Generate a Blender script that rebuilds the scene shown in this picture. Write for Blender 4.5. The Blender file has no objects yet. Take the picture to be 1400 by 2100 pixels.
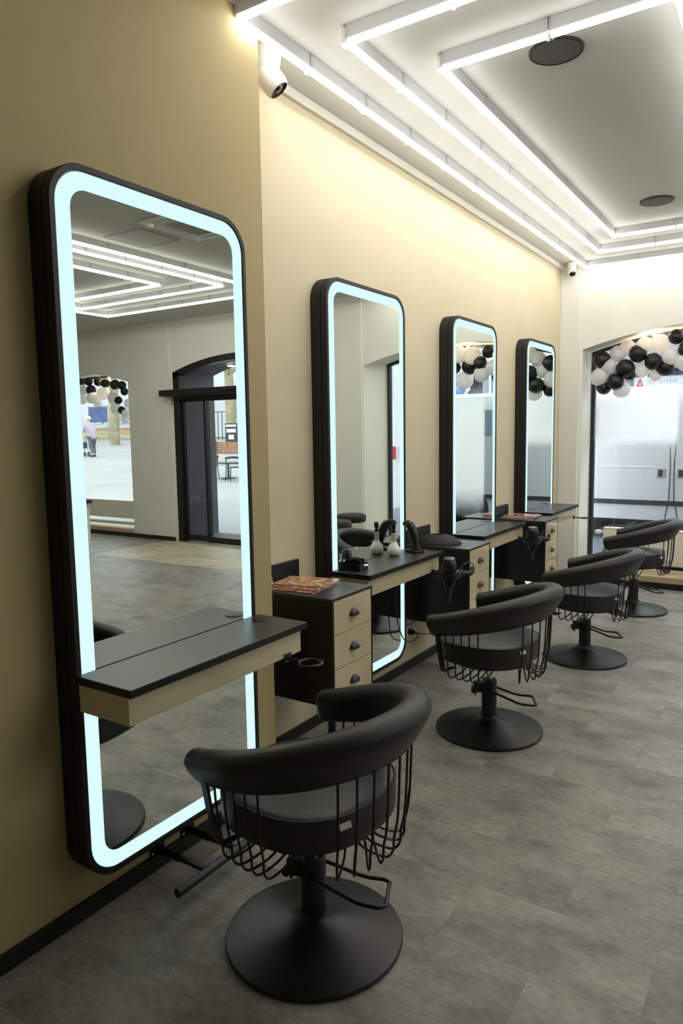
import bpy, bmesh, math, random
from mathutils import Vector, Matrix
random.seed(7)
PI=math.pi
S=bpy.context.scene; C=S.collection
def lin(c): return c/12.92 if c<=.04045 else ((c+.055)/1.055)**2.4
def srgb(r,g,b): return (lin(r/255),lin(g/255),lin(b/255),1)

# ---------------------------------------------------------------- camera, sky, exposure
cam=bpy.data.cameras.new('camera'); co=bpy.data.objects.new('camera',cam); C.objects.link(co)
F=Vector((-0.54279391,0.83249895,-0.11099672)); R_=Vector((0.83849211,0.54470873,-0.01494603)); U_=Vector((-0.04801833,0.10118249,0.99370838))
m=Matrix((R_,U_,-F)).transposed().to_4x4(); m.translation=Vector((2.05392,0,1.5)); co.matrix_world=m
cam.sensor_fit='HORIZONTAL'; cam.sensor_width=36; cam.lens=1459.74*36/1400; cam.clip_end=300; cam.clip_start=.02
S.camera=co
w=bpy.data.worlds.new('sky'); S.world=w; w.use_nodes=True
bg=w.node_tree.nodes['Background']; bg.inputs[0].default_value=(.86,.93,1,1); bg.inputs[1].default_value=3.8
TUBE=16.5      # strength of the ceiling tubes
LED=1.02       # strength of the mirror bands
S.view_settings.view_transform='Standard'; S.view_settings.look='None'; S.view_settings.gamma=1
S.view_settings.use_curve_mapping=False
S.view_settings.exposure=0.0

# ---------------------------------------------------------------- materials
M={}
def mat(name,col,rough=.6,metal=0,spec=.5,noise=0,scale=8,bump=0,bscale=200,emis=None,es=0,trans=0,coat=0,alpha=1,stretch=None):
    if name in M: return M[name]
    mt=bpy.data.materials.new(name); mt.use_nodes=True; nt=mt.node_tree; b=nt.nodes['Principled BSDF']
    b.inputs['Base Color'].default_value=col; b.inputs['Roughness'].default_value=rough; b.inputs['Metallic'].default_value=metal
    b.inputs['Specular IOR Level'].default_value=spec; b.inputs['Transmission Weight'].default_value=trans; b.inputs['Coat Weight'].default_value=coat
    b.inputs['Alpha'].default_value=alpha
    if emis: b.inputs['Emission Color'].default_value=emis; b.inputs['Emission Strength'].default_value=es
    if noise or bump:
        tc=nt.nodes.new('ShaderNodeTexCoord'); mp=nt.nodes.new('ShaderNodeMapping'); nt.links.new(tc.outputs['Object'],mp.inputs[0])
        if stretch: mp.inputs['Scale'].default_value=stretch
    if noise:
        n=nt.nodes.new('ShaderNodeTexNoise'); n.inputs['Scale'].default_value=scale; n.inputs['Detail'].default_value=5
        nt.links.new(mp.outputs[0],n.inputs[0])
        r=nt.nodes.new('ShaderNodeValToRGB'); r.color_ramp.elements[0].position=.3; r.color_ramp.elements[1].position=.7
        r.color_ramp.elements[0].color=tuple(c*(1-noise) for c in col[:3])+(1,); r.color_ramp.elements[1].color=tuple(min(1,c*(1+noise)) for c in col[:3])+(1,)
        nt.links.new(n.outputs[0],r.inputs[0]); nt.links.new(r.outputs[0],b.inputs['Base Color'])
    if bump:
        n2=nt.nodes.new('ShaderNodeTexNoise'); n2.inputs['Scale'].default_value=bscale; nt.links.new(mp.outputs[0],n2.inputs[0])
        bp=nt.nodes.new('ShaderNodeBump'); bp.inputs['Strength'].default_value=bump; bp.inputs['Distance'].default_value=.002
        nt.links.new(n2.outputs[0],bp.inputs['Height']); nt.links.new(bp.outputs[0],b.inputs['Normal'])
    M[name]=mt; return mt
def emit(name,col,s):
    mt=bpy.data.materials.new(name); mt.use_nodes=True; nt=mt.node_tree; nt.nodes.clear()
    o=nt.nodes.new('ShaderNodeOutputMaterial'); e=nt.nodes.new('ShaderNodeEmission'); e.inputs[0].default_value=col; e.inputs[1].default_value=s
    nt.links.new(e.outputs[0],o.inputs[0]); M[name]=mt; return mt
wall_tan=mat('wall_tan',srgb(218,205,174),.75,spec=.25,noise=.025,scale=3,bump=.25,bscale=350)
wall_cream=mat('wall_cream',srgb(235,233,224),.8,spec=.2,noise=.02,scale=3,bump=.2,bscale=350)
ceil_m=mat('ceiling_paint',srgb(205,204,197),.85,spec=.15,noise=.01,scale=2)
white_trim=mat('white_trim',srgb(225,222,212),.5)
black_base=mat('black_skirting',srgb(18,18,19),.5,noise=.1,scale=20)
frame_black=mat('mirror_frame_black',srgb(19,19,21),.55,noise=.05,scale=30,bump=.1)
laminate=mat('black_laminate',srgb(50,50,49),.3,spec=.65,noise=.04,scale=60,bump=.15,bscale=600)
laminate_edge=mat('black_laminate_edge',srgb(17,17,19),.5)
gloss_cream=mat('cream_gloss_front',srgb(215,200,165),.09,spec=.5,noise=.01,scale=2,coat=.3)
carcass=mat('cabinet_black',srgb(13,13,15),.42)
leather=mat('black_leather',srgb(34,34,33),.42,spec=.45,noise=.12,scale=9,bump=.5,bscale=260)
seat_m=mat('seat_leather',srgb(44,44,45),.4,spec=.45,noise=.08,scale=9,bump=.45,bscale=260)
metal_black=mat('black_powder_coat',srgb(17,17,17),.36,spec=.5,noise=.06,scale=30)
base_m=mat('black_base_metal',srgb(16,16,16),.38,spec=.5,noise=.08,scale=12,bump=.12,bscale=500)
chrome=mat('chrome',(.75,.75,.75,1),.15,metal=1)
pewter=mat('pewter_handle',srgb(62,62,66),.38,metal=.35)
plastic_black=mat('black_plastic',srgb(16,16,17),.28)
plastic_matt=mat('black_rubber',srgb(22,22,23),.6)
cable_m=mat('cable_black',srgb(28,28,28),.3)
white_plastic=mat('white_plastic',srgb(232,230,222),.35)
radiator_m=mat('radiator_enamel',srgb(235,231,218),.4)
pearl=mat('pearl_bottle',srgb(228,228,220),.25,spec=.6,noise=.04,scale=30,coat=.4)
tape=mat('bottle_sleeve',srgb(196,189,175),.5)
teal=mat('teal_comb',srgb(70,150,150),.35)
gold=mat('gold_trim',srgb(190,150,80),.3,metal=1)
bronze=mat('dark_bronze_frame',srgb(38,33,28),.4,metal=.3,noise=.05,scale=20)
win_black=mat('window_frame_black',srgb(24,25,27),.4)
grey_wall=mat('grey_facade',srgb(84,84,92),.8,noise=.05,scale=5,bump=.3)
stone=mat('stone_ledge',srgb(190,168,132),.5,noise=.15,scale=6,bump=.2)
label_white=mat('label_white',srgb(220,218,210),.6)
print_grey=mat('print_grey',srgb(90,90,95),.6)
steel_grey=mat('brushed_grey',srgb(150,150,150),.4,metal=.8)
M['tube']=emit('tube_light',(1,.985,.94,1),TUBE)
M['led']=emit('mirror_led',(.70,.965,.975,1),LED)
M['warm']=emit('warm_bulb',(1,.72,.42,1),60)
def glassy(name,col,fac,rough=0.0):
    mt=bpy.data.materials.new(name); mt.use_nodes=True; nt=mt.node_tree; nt.nodes.clear()
    o=nt.nodes.new('ShaderNodeOutputMaterial'); t=nt.nodes.new('ShaderNodeBsdfTransparent'); t.inputs[0].default_value=col
    g=nt.nodes.new('ShaderNodeBsdfGlossy'); g.inputs['Roughness'].default_value=rough; g.inputs[0].default_value=(1,1,1,1)
    lw=nt.nodes.new('ShaderNodeLayerWeight'); pw=nt.nodes.new('ShaderNodeMath'); pw.operation='POWER'; pw.inputs[1].default_value=4.5; nt.links.new(lw.outputs['Facing'],pw.inputs[0]); fr=nt.nodes.new('ShaderNodeMath'); fr.operation='MULTIPLY_ADD'; fr.inputs[1].default_value=.9; fr.inputs[2].default_value=fac; nt.links.new(pw.outputs[0],fr.inputs[0])
    mx=nt.nodes.new('ShaderNodeMixShader'); nt.links.new(fr.outputs[0],mx.inputs[0]); nt.links.new(t.outputs[0],mx.inputs[1]); nt.links.new(g.outputs[0],mx.inputs[2])
    nt.links.new(mx.outputs[0],o.inputs[0]); M[name]=mt; return mt
win_glass=glassy('window_glass',(.95,.97,.97,1),.035)
tint_glass=glassy('tinted_glass',(.72,.72,.77,1),.06)
clear_plastic=glassy('clear_plastic',(.9,.9,.9,1),.05,.15)
mirror_m=bpy.data.materials.new('mirror_silver'); mirror_m.use_nodes=True
b=mirror_m.node_tree.nodes['Principled BSDF']; b.inputs['Base Color'].default_value=(.80,.84,.79,1); b.inputs['Metallic'].default_value=1; b.inputs['Roughness'].default_value=0.0
def balloon_mat(name,col,tr):
    mt=mat(name,col,.35,spec=.4); nt=mt.node_tree; b=nt.nodes['Principled BSDF']
    if tr:
        o=[n for n in nt.nodes if n.type=='OUTPUT_MATERIAL'][0]
        tl=nt.nodes.new('ShaderNodeBsdfTranslucent'); tl.inputs[0].default_value=(.98,.97,.97,1)
        mx=nt.nodes.new('ShaderNodeMixShader'); mx.inputs[0].default_value=tr
        nt.links.new(b.outputs[0],mx.inputs[1]); nt.links.new(tl.outputs[0],mx.inputs[2]); nt.links.new(mx.outputs[0],o.inputs[0])
    return mt
bal_b=balloon_mat('black_balloon',srgb(26,26,28),0); bal_w=balloon_mat('white_balloon',srgb(250,249,248),.5)
def blur_mat():  # soft-edged white haze for the added sheets that imitate a blur
    mt=bpy.data.materials.new('blur_sheet'); mt.use_nodes=True; nt=mt.node_tree; nt.nodes.clear(); N=nt.nodes.new; L=nt.links.new
    o=N('ShaderNodeOutputMaterial'); tc=N('ShaderNodeTexCoord'); sp=N('ShaderNodeSeparateXYZ'); L(tc.outputs['Generated'],sp.inputs[0])
    def edge(sock,k):
        a=N('ShaderNodeMath'); a.operation='SUBTRACT'; L(sock,a.inputs[0]); a.inputs[1].default_value=.5
        ab=N('ShaderNodeMath'); ab.operation='ABSOLUTE'; L(a.outputs[0],ab.inputs[0])
        mr=N('ShaderNodeMapRange'); mr.interpolation_type='SMOOTHSTEP'; mr.inputs[1].default_value=.5; mr.inputs[2].default_value=.5-k; mr.inputs[3].default_value=0; mr.inputs[4].default_value=1
        L(ab.outputs[0],mr.inputs[0]); return mr.outputs[0]
    mu=N('ShaderNodeMath'); mu.operation='MULTIPLY'; L(edge(sp.outputs[0],.08),mu.inputs[0]); L(edge(sp.outputs[2],.3),mu.inputs[1])
    m2=N('ShaderNodeMath'); m2.operation='MULTIPLY'; L(mu.outputs[0],m2.inputs[0]); m2.inputs[1].default_value=.96
    tp=N('ShaderNodeBsdfTransparent'); tl=N('ShaderNodeBsdfTranslucent'); tl.inputs[0].default_value=(1,1,.99,1)
    df=N('ShaderNodeBsdfDiffuse'); df.inputs[0].default_value=(.9,.89,.86,1); mm=N('ShaderNodeMixShader'); mm.inputs[0].default_value=.2
    L(tl.outputs[0],mm.inputs[1]); L(df.outputs[0],mm.inputs[2])
    mx=N('ShaderNodeMixShader'); L(m2.outputs[0],mx.inputs[0]); L(tp.outputs[0],mx.inputs[1]); L(mm.outputs[0],mx.inputs[2]); L(mx.outputs[0],o.inputs[0])
    return mt
blur=blur_mat()
def tile_mat(name,c1,c2,c3,rough):
    mt=bpy.data.materials.new(name); mt.use_nodes=True; nt=mt.node_tree; N=nt.nodes.new; L=nt.links.new; b=nt.nodes['Principled BSDF']
    tc=N('ShaderNodeTexCoord'); oi=N('ShaderNodeObjectInfo'); ge=N('ShaderNodeNewGeometry')
    cb=N('ShaderNodeVectorMath'); cb.operation='MULTIPLY_ADD'; L(oi.outputs['Random'],cb.inputs[0]); cb.inputs[1].default_value=(40,70,30); L(ge.outputs['Position'],cb.inputs[2])
    mp=N('ShaderNodeMapping'); mp.inputs['Scale'].default_value=(1,1.7,1); L(cb.outputs[0],mp.inputs[0])
    n=N('ShaderNodeTexNoise'); n.inputs['Scale'].default_value=3.2; n.inputs['Detail'].default_value=9; n.inputs['Roughness'].default_value=.62; L(mp.outputs[0],n.inputs[0])
    r=N('ShaderNodeValToRGB'); e=r.color_ramp.elements; e[0].position=.32; e[0].color=c1; e[1].position=.68; e[1].color=c3; x=e.new(.5); x.color=c2
    L(n.outputs[0],r.inputs[0])
    n2=N('ShaderNodeTexNoise'); n2.inputs['Scale'].default_value=34; n2.inputs['Detail'].default_value=6; n2.inputs['Roughness'].default_value=.7; L(mp.outputs[0],n2.inputs[0])
    r2=N('ShaderNodeMapRange'); r2.inputs[1].default_value=.35; r2.inputs[2].default_value=.6; r2.inputs[3].default_value=.74; r2.inputs[4].default_value=1.03; L(n2.outputs[0],r2.inputs[0])
    mr=N('ShaderNodeMapRange'); mr.inputs[3].default_value=.93; mr.inputs[4].default_value=1.05; L(oi.outputs['Random'],mr.inputs[0])
    mm=N('ShaderNodeMath'); mm.operation='MULTIPLY'; L(r2.outputs[0],mm.inputs[0]); L(mr.outputs[0],mm.inputs[1])
    vm=N('ShaderNodeVectorMath'); vm.operation='SCALE'; L(r.outputs[0],vm.inputs[0]); L(mm.outputs[0],vm.inputs['Scale']); L(vm.outputs[0],b.inputs['Base Color'])
    b.inputs['Roughness'].default_value=rough; b.inputs['Specular IOR Level'].default_value=.4
    bp=N('ShaderNodeBump'); bp.inputs['Strength'].default_value=.12; bp.inputs['Distance'].default_value=.002; L(n2.outputs[0],bp.inputs['Height']); L(bp.outputs[0],b.inputs['Normal'])
    M[name]=mt; return mt
tile_grey=tile_mat('grey_vinyl_tile',srgb(112,109,103),srgb(146,142,133),srgb(165,160,149),.42)
tile_beige=tile_mat('beige_stone_tile',srgb(165,152,128),srgb(192,180,152),srgb(208,198,172),.45)
def cover_mat(name,cols,seed):
    mt=bpy.data.materials.new(name); mt.use_nodes=True; nt=mt.node_tree; N=nt.nodes.new; L=nt.links.new; b=nt.nodes['Principled BSDF']
    tc=N('ShaderNodeTexCoord'); mp=N('ShaderNodeMapping'); mp.inputs['Location'].default_value=(seed,seed*2,0); mp.inputs['Scale'].default_value=(10,18,1); L(tc.outputs['Object'],mp.inputs[0])
    v=N('ShaderNodeTexVoronoi'); v.distance='CHEBYCHEV'; L(mp.outputs[0],v.inputs[0]); sc=N('ShaderNodeSeparateColor'); L(v.outputs['Color'],sc.inputs[0])
    r=N('ShaderNodeValToRGB'); r.color_ramp.interpolation='CONSTANT'; e=r.color_ramp.elements
    e[0].position=0; e[0].color=cols[0]; e[1].position=1/len(cols); e[1].color=cols[1]
    for i,c in enumerate(cols[2:]): x=e.new((i+2)/len(cols)); x.color=c
    L(sc.outputs[0],r.inputs[0]); L(r.outputs[0],b.inputs['Base Color']); b.inputs['Roughness'].default_value=.14
    return mt

# ---------------------------------------------------------------- geometry helpers
def box(bm,x0,x1,y0,y1,z0,z1,bev=0):
    vs=[bm.verts.new((x,y,z)) for z in(z0,z1) for (x,y) in((x0,y0),(x1,y0),(x1,y1),(x0,y1))]
    fs=[bm.faces.new([vs[i] for i in f]) for f in((3,2,1,0),(4,5,6,7),(0,1,5,4),(1,2,6,5),(2,3,7,6),(3,0,4,7))]
    if bev:
        es=list({e for f in fs for e in f.edges}); bmesh.ops.bevel(bm,geom=es,offset=bev,segments=2,profile=.5,affect='EDGES')
    return bm
def new(): return bmesh.new()
def obj(name,bm,mt,parent=None,smooth=False,**k):
    me=bpy.data.meshes.new(name); bmesh.ops.recalc_face_normals(bm,faces=bm.faces); bm.to_mesh(me); bm.free()
    mts=mt if isinstance(mt,(list,tuple)) else [mt]
    for q in mts: me.materials.append(q)
    if smooth:
        for p in me.polygons: p.use_smooth=True
        me.set_sharp_from_angle(angle=math.radians(smooth if smooth>1 else 40))
    o=bpy.data.objects.new(name,me); C.objects.link(o)
    if parent: o.parent=parent
    for a,b_ in k.items(): o[a]=b_
    return o
def thing(name,label,cat,loc=(0,0,0),rz=0,group=None):
    o=bpy.data.objects.new(name,None); o.empty_display_size=.1; C.objects.link(o); o.location=loc; o.rotation_euler=(0,0,rz)
    o['label']=label; o['category']=cat
    if group: o['group']=group
    return o
def tag(o,label,cat,group=None):
    o['label']=label; o['category']=cat
    if group: o['group']=group
    return o
def struct(name,bm,mt,smooth=False):
    return obj(name,bm,mt,None,smooth,kind='structure')
def sempty(name):
    o=bpy.data.objects.new(name,None); C.objects.link(o); o['kind']='structure'; return o
def lathe(bm,prof,seg=32,c=(0,0,0),axis='z'):
    rings=[]
    for r,z in prof:
        if r<1e-6: rings.append([bm.verts.new((c[0],c[1],c[2]+z) if axis=='z' else ((c[0]+z,c[1],c[2]) if axis=='x' else (c[0],c[1]+z,c[2])))])
        else:
            ring=[]
            for i in range(seg):
                a=2*PI*i/seg; u,v=r*math.cos(a),r*math.sin(a)
                ring.append(bm.verts.new((c[0]+u,c[1]+v,c[2]+z) if axis=='z' else ((c[0]+z,c[1]+u,c[2]+v) if axis=='x' else (c[0]+u,c[1]+z,c[2]+v))))
            rings.append(ring)
    for a,b_ in zip(rings,rings[1:]):
        if len(a)==1 and len(b_)==1: continue
        if len(a)==1:
            for i in range(seg): bm.faces.new((a[0],b_[i],b_[(i+1)%seg]))
        elif len(b_)==1:
            for i in range(seg): bm.faces.new((a[i],b_[0],a[(i+1)%seg]))
        else:
            for i in range(seg): bm.faces.new((a[i],a[(i+1)%seg],b_[(i+1)%seg],b_[i]))
    return bm
def tube(bm,pts,r,seg=8,caps=True,closed=False):
    pts=[Vector(p) for p in pts]; n=len(pts); rs=r if isinstance(r,(list,tuple)) else [r]*n
    rings=[]; up=None
    for i,p in enumerate(pts):
        if closed: t=(pts[(i+1)%n]-pts[i-1]).normalized()
        else: t=((pts[i+1]-p) if i==0 else (p-pts[i-1]) if i==n-1 else (pts[i+1]-pts[i-1])).normalized()
        if up is None:
            up=Vector((0,0,1)) if abs(t.z)<.9 else Vector((1,0,0))
        s=t.cross(up).normalized(); u=s.cross(t).normalized(); up=u
        rings.append([bm.verts.new(p+(s*math.cos(2*PI*k/seg)+u*math.sin(2*PI*k/seg))*rs[i]) for k in range(seg)])
    pr=list(zip(rings,rings[1:]))
    if closed: pr.append((rings[-1],rings[0]))
    for a,b_ in pr:
        for k in range(seg): bm.faces.new((a[k],a[(k+1)%seg],b_[(k+1)%seg],b_[k]))
    if caps and not closed: bm.faces.new(rings[0][::-1]); bm.faces.new(rings[-1])
    return bm
def smoothpath(pts,n=6):
    P=[Vector(p) for p in pts]; out=[]
    for i in range(len(P)-1):
        p0=P[max(i-1,0)];p1=P[i];p2=P[i+1];p3=P[min(i+2,len(P)-1)]
        for k in range(n):
            t=k/n; out.append(.5*((2*p1)+(p2-p0)*t+(2*p0-5*p1+4*p2-p3)*t*t+(3*p1-p0-3*p2+p3)*t**3))
    out.append(P[-1]); return out
def rrect(y0,y1,z0,z1,r,n=8):
    pts=[]
    for cy,cz,a0 in((y1-r,z0+r,-PI/2),(y1-r,z1-r,0),(y0+r,z1-r,PI/2),(y0+r,z0+r,PI)):
        for i in range(n+1): a=a0+PI/2*i/n; pts.append((cy+r*math.cos(a),cz+r*math.sin(a)))
    return pts
def ringloop(bm,loops):
    """loops: list of (x, [(y,z)...]) joined consecutively"""
    R=[[bm.verts.new((x,y,z)) for y,z in L] for x,L in loops]; n=len(R[0])
    for a,b_ in zip(R,R[1:]):
        for i in range(n): bm.faces.new((a[i],a[(i+1)%n],b_[(i+1)%n],b_[i]))
    return R
def text(name,s,size,loc,rot,mt,parent=None,ext=.002,sp=1.0):
    cu=bpy.data.curves.new(name,'FONT'); cu.body=s; cu.size=size; cu.extrude=ext; cu.align_x='LEFT'; cu.space_character=sp
    cu.materials.append(mt); o=bpy.data.objects.new(name,cu); C.objects.link(o); o.location=loc; o.rotation_euler=rot
    bpy.context.view_layer.update(); me=bpy.data.meshes.new_from_object(o.evaluated_get(bpy.context.evaluated_depsgraph_get())); q=bpy.data.objects.new(name,me); q.location=loc; q.rotation_euler=rot; bpy.data.objects.remove(o); C.objects.link(q); o=q
    if parent: o.parent=parent
    return o
def dup(root,**k):
    r=root.copy(); C.objects.link(r)
    for ch in list(root.children):
        c=ch.copy(); C.objects.link(c); c.parent=r
        for g in list(ch.children):
            d=g.copy(); C.objects.link(d); d.parent=c
    for a,b_ in k.items(): r[a]=b_
    return r

# ---------------------------------------------------------------- the room
H=3.06; YB=7.15; PROUD=.2252; YE=2.2676; XR=9.6; YN=-4.6
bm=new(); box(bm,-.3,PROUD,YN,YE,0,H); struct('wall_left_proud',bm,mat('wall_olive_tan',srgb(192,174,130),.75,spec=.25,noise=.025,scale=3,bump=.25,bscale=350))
bm=new(); box(bm,-.3,0,YE,7.95,0,H); struct('wall_left',bm,wall_tan)
bm=new(); box(bm,XR,XR+.2,YN,7.95,0,H); struct('wall_right',bm,wall_cream)
bm=new(); box(bm,-.3,XR+.2,YN-.2,YN,0,H); struct('wall_near',bm,wall_cream)
bm=new(); box(bm,-.3,XR+.2,YN-.2,7.95,H,H+.2); struct('ceiling',bm,ceil_m)
bm=new(); box(bm,0,.176,7.10,YB,0,H); struct('wall_back_pilaster',bm,wall_cream)
bm=new(); box(bm,2.47,3.63,7.12,YB,0,H); struct('wall_back_pier',bm,wall_cream)
bm=new(); box(bm,6.06,6.9,7.12,YB,0,H); struct('wall_back_pier.001',bm,wall_cream)
OPEN=[(.2,2.46,2.26,2.435,.0),(3.66,5.99,2.36,2.55,.0),(6.93,9.2,2.28,2.44,.0)]
def arch(x,o):
    x0,x1,s,p,_=o; c=(x0+x1)/2; h=(x1-x0)/2; t=(x-c)/h; return s+(p-s)*(1-t*t)
def facade(name,y0,y1,mt,ops=None,xa=-.3,xb=None):
    bm=new(); xs=xa
    for o in (ops or OPEN):
        box(bm,xs,o[0],y0,y1,0,H); xs=o[1]; n=20
        bot=[];top=[]
        for k in range(n+1):
            x=o[0]+(o[1]-o[0])*k/n; z=arch(x,o)
            bot.append((bm.verts.new((x,y0,z)),bm.verts.new((x,y1,z)))); top.append((bm.verts.new((x,y0,H)),bm.verts.new((x,y1,H))))
        for k in range(n):
            bm.faces.new((bot[k][0],bot[k+1][0],top[k+1][0],top[k][0])); bm.faces.new((bot[k+1][1],bot[k][1],top[k][1],top[k+1][1]))
            bm.faces.new((bot[k][0],bot[k][1],bot[k+1][1],bot[k+1][0]))
    box(bm,xs,xb or XR+.2,y0,y1,0,H)
    return struct(name,bm,mt)
facade('wall_back',YB,7.24,wall_cream); facade('wall_back_reveal',7.24,7.55,wall_cream,[OPEN[0]],-.3,3.2); facade('wall_back_reveal.001',7.24,7.55,wall_cream,[OPEN[2]],6.45,XR+.2)
facade('wall_back_outer',7.5502,7.60,grey_wall,[OPEN[0]],-.3,3.2); facade('wall_back_outer.001',7.5502,7.60,grey_wall,[OPEN[2]],6.45,XR+.2); facade('wall_back_passage',7.24,7.95,grey_wall,[OPEN[1]],3.2,6.45)
bm=new(); vs=[bm.verts.new(q) for z in(0,2.36) for q in((2.465,7.152,z),(2.465,7.555,z),(2.33,7.555,z))]
for f in((2,1,0),(3,4,5),(0,1,4,3),(1,2,5,4),(2,0,3,5)): bm.faces.new([vs[i] for i in f])
struct('wall_back_jamb',bm,wall_cream)
bm=new()
for o in OPEN:
    box(bm,o[0],o[1],7.55,7.95 if o is OPEN[1] else 7.6,-.1,.02)
struct('trim_1',bm,grey_wall)
# skirting, ledges, cornice
HB=.057
def sk(name,*b): bm=new(); box(bm,*b,bev=.003); struct(name,bm,black_base)
sk('baseboard_left',PROUD,PROUD+.013,YN,YE+.013,0,HB)
sk('baseboard_left_return',0,PROUD+.013,YE,YE+.013,0,HB)
sk('baseboard_left_inner',0,.013,YE+.013,7.1,0,HB)
sk('baseboard_back',0,2.47,7.087,7.1,0,HB)
sk('baseboard_back_pier',2.47,3.62,7.107,7.12,0,HB)
sk('baseboard_back_pier.001',6.04,9.4,7.107,7.12,0,HB)
bm=new(); box(bm,.176,2.47,7.1,7.56,0,.112,.004); struct('trim_2',bm,stone)
bm=new(); box(bm,6.9,9.25,7.12,7.56,0,.112,.004); struct('trim_3',bm,stone)
bm=new(); box(bm,0,.022,YE,7.1,H-.045,H,.003); struct('trim_4',bm,white_trim)
bm=new(); box(bm,0,.014,7.06,7.1,.057,H-.045,.002); struct('trim_5',bm,white_trim)
# floor
floor=sempty('floor')
bm=new(); box(bm,-.3,XR+.2,YN-.2,7.55,-.12,-.004); obj('subfloor',bm,mat('subfloor_grey',srgb(95,94,90),.9),floor)
TX,TY=.5748,.2853; G=.0003
bmT=new(); box(bmT,-TX/2+G,TX/2-G,-TY/2+G,TY/2-G,-.004,0); tp=obj('tile',bmT,tile_grey,floor)
first=True; bmS=new(); rows=range(-23,19)
def in_beige(x,y): return 3.76<x<6.2 and y>5.96
cut={}
def clipbox(x0,x1,y0,y1):
    key=(round(x1-x0,3),round(y1-y0,3))
    if key not in cut:
        b_=new(); box(b_,-(x1-x0)/2+G,(x1-x0)/2-G,-(y1-y0)/2+G,(y1-y0)/2-G,-.004,0); me=bpy.data.meshes.new('tile'); b_.to_mesh(me); b_.free(); me.materials.append(tile_grey); cut[key]=me
    o=bpy.data.objects.new('tile',cut[key]); o.location=((x0+x1)/2,(y0+y1)/2,random.uniform(-.0003,0)); C.objects.link(o); o.parent=floor
for j in rows:
    y0=1.806+j*TY; y1=y0+TY
    if y1>7.1: y1=7.1
    if y0>=7.09: continue
    off=1.195 if j%2==0 else 1.4824
    for i in range(-3,16):
        x0=off+i*TX-.0; x1=x0+TX; x0=max(x0,0.0); x1=min(x1,XR)
        if x1-x0<.02: continue
        segs=[(x0,x1)]
        if y0>5.95 or (y1>5.96 and y0<5.96):
            segs=[]
            if x0<3.76: segs.append((x0,min(x1,3.76)))
            if x1>6.2: segs.append((max(x0,6.2),x1))
            if not (y0>5.95): segs=[(x0,x1)] if False else segs
        for a,b_ in segs:
            if b_-a<.02: continue
            if y0>.6 and a<8.3: clipbox(a,b_,y0,y1)
            else: box(bmS,a+G,b_-G,y0+G,y1-G,-.004,-.0002)
tp_me=tp.data; bpy.data.objects.remove(tp); 
obj('distant_tiles',bmS,tile_grey,floor,kind='stuff')
# entrance stone tiles
y=5.95
# strip between cut grey rows and beige field
bt={}
for j in range(3):
    for i in range(6):
        x0=3.76+i*(2.44/6); y0=5.806+.0+j*((7.15-5.806)/3)
        b_=new(); box(b_,x0+.001,x0+2.44/6-.001,y0+.001,y0+(7.15-5.806)/3-.001,-.004,0); obj('stone_tile',b_,tile_beige,floor)

# windows
def window(n,o,x0,x1,glass_bot):
    w_=sempty('window_%d'%n)
    yg=7.53; f=.03
    bm=new(); box(bm,x0,x0+f,yg-.03,yg+.03,.112,arch(x0+.02,o)); box(bm,x1-f,x1,yg-.03,yg+.03,.112,arch(x1-.02,o)); box(bm,x0+f,x1-f,yg-.03,yg+.03,.112,.142)
    N=24
    for k in range(N):
        xa=x0+f+(x1-x0-2*f)*k/N; xb=x0+f+(x1-x0-2*f)*(k+1)/N; za=arch(xa,o);zb=arch(xb,o)
        v=[bm.verts.new(q) for q in((xa,yg-.03,za-f),(xb,yg-.03,zb-f),(xb,yg-.03,zb),(xa,yg-.03,za),(xa,yg+.03,za-f),(xb,yg+.03,zb-f),(xb,yg+.03,zb),(xa,yg+.03,za))]
        for q in((0,1,2,3),(7,6,5,4),(0,4,5,1),(3,2,6,7)): bm.faces.new([v[i] for i in q])
    obj('window_frame',bm,win_black,w_)
    bm=new(); N=20
    a=[];b_=[]
    for k in range(N+1):
        x=x0+f+(x1-x0-2*f)*k/N; z=arch(x,o)-f
        a.append((bm.verts.new((x,yg-.004,.142)),bm.verts.new((x,yg-.004,z)))); b_.append((bm.verts.new((x,yg+.004,.142)),bm.verts.new((x,yg+.004,z))))
    for k in range(N): bm.faces.new((a[k][0],a[k+1][0],a[k+1][1],a[k][1])); bm.faces.new((b_[k+1][0],b_[k][0],b_[k][1],b_[k+1][1]))
    obj('pane',bm,win_glass,w_)
    return w_
window(1,OPEN[0],.21,2.34,.1); window(2,OPEN[2],6.93,9.2,.5)
bm=new(); box(bm,.235,1.04,7.488,7.4895,1.30,1.875); tag(obj('blur_sheet',bm,blur),'added milky sheet imitating a white blur across the middle of the end window','blur')  # added sheet, no real part of the window: imitates a white blur
bm=new(); box(bm,1.1,1.66,7.488,7.4895,.55,2.02); tag(obj('blur_sheet',bm,blur),'added tall milky sheet imitating a white blur in the third mirror from the camera','blur')  # second added sheet, whitens what the third mirror reflects

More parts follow.
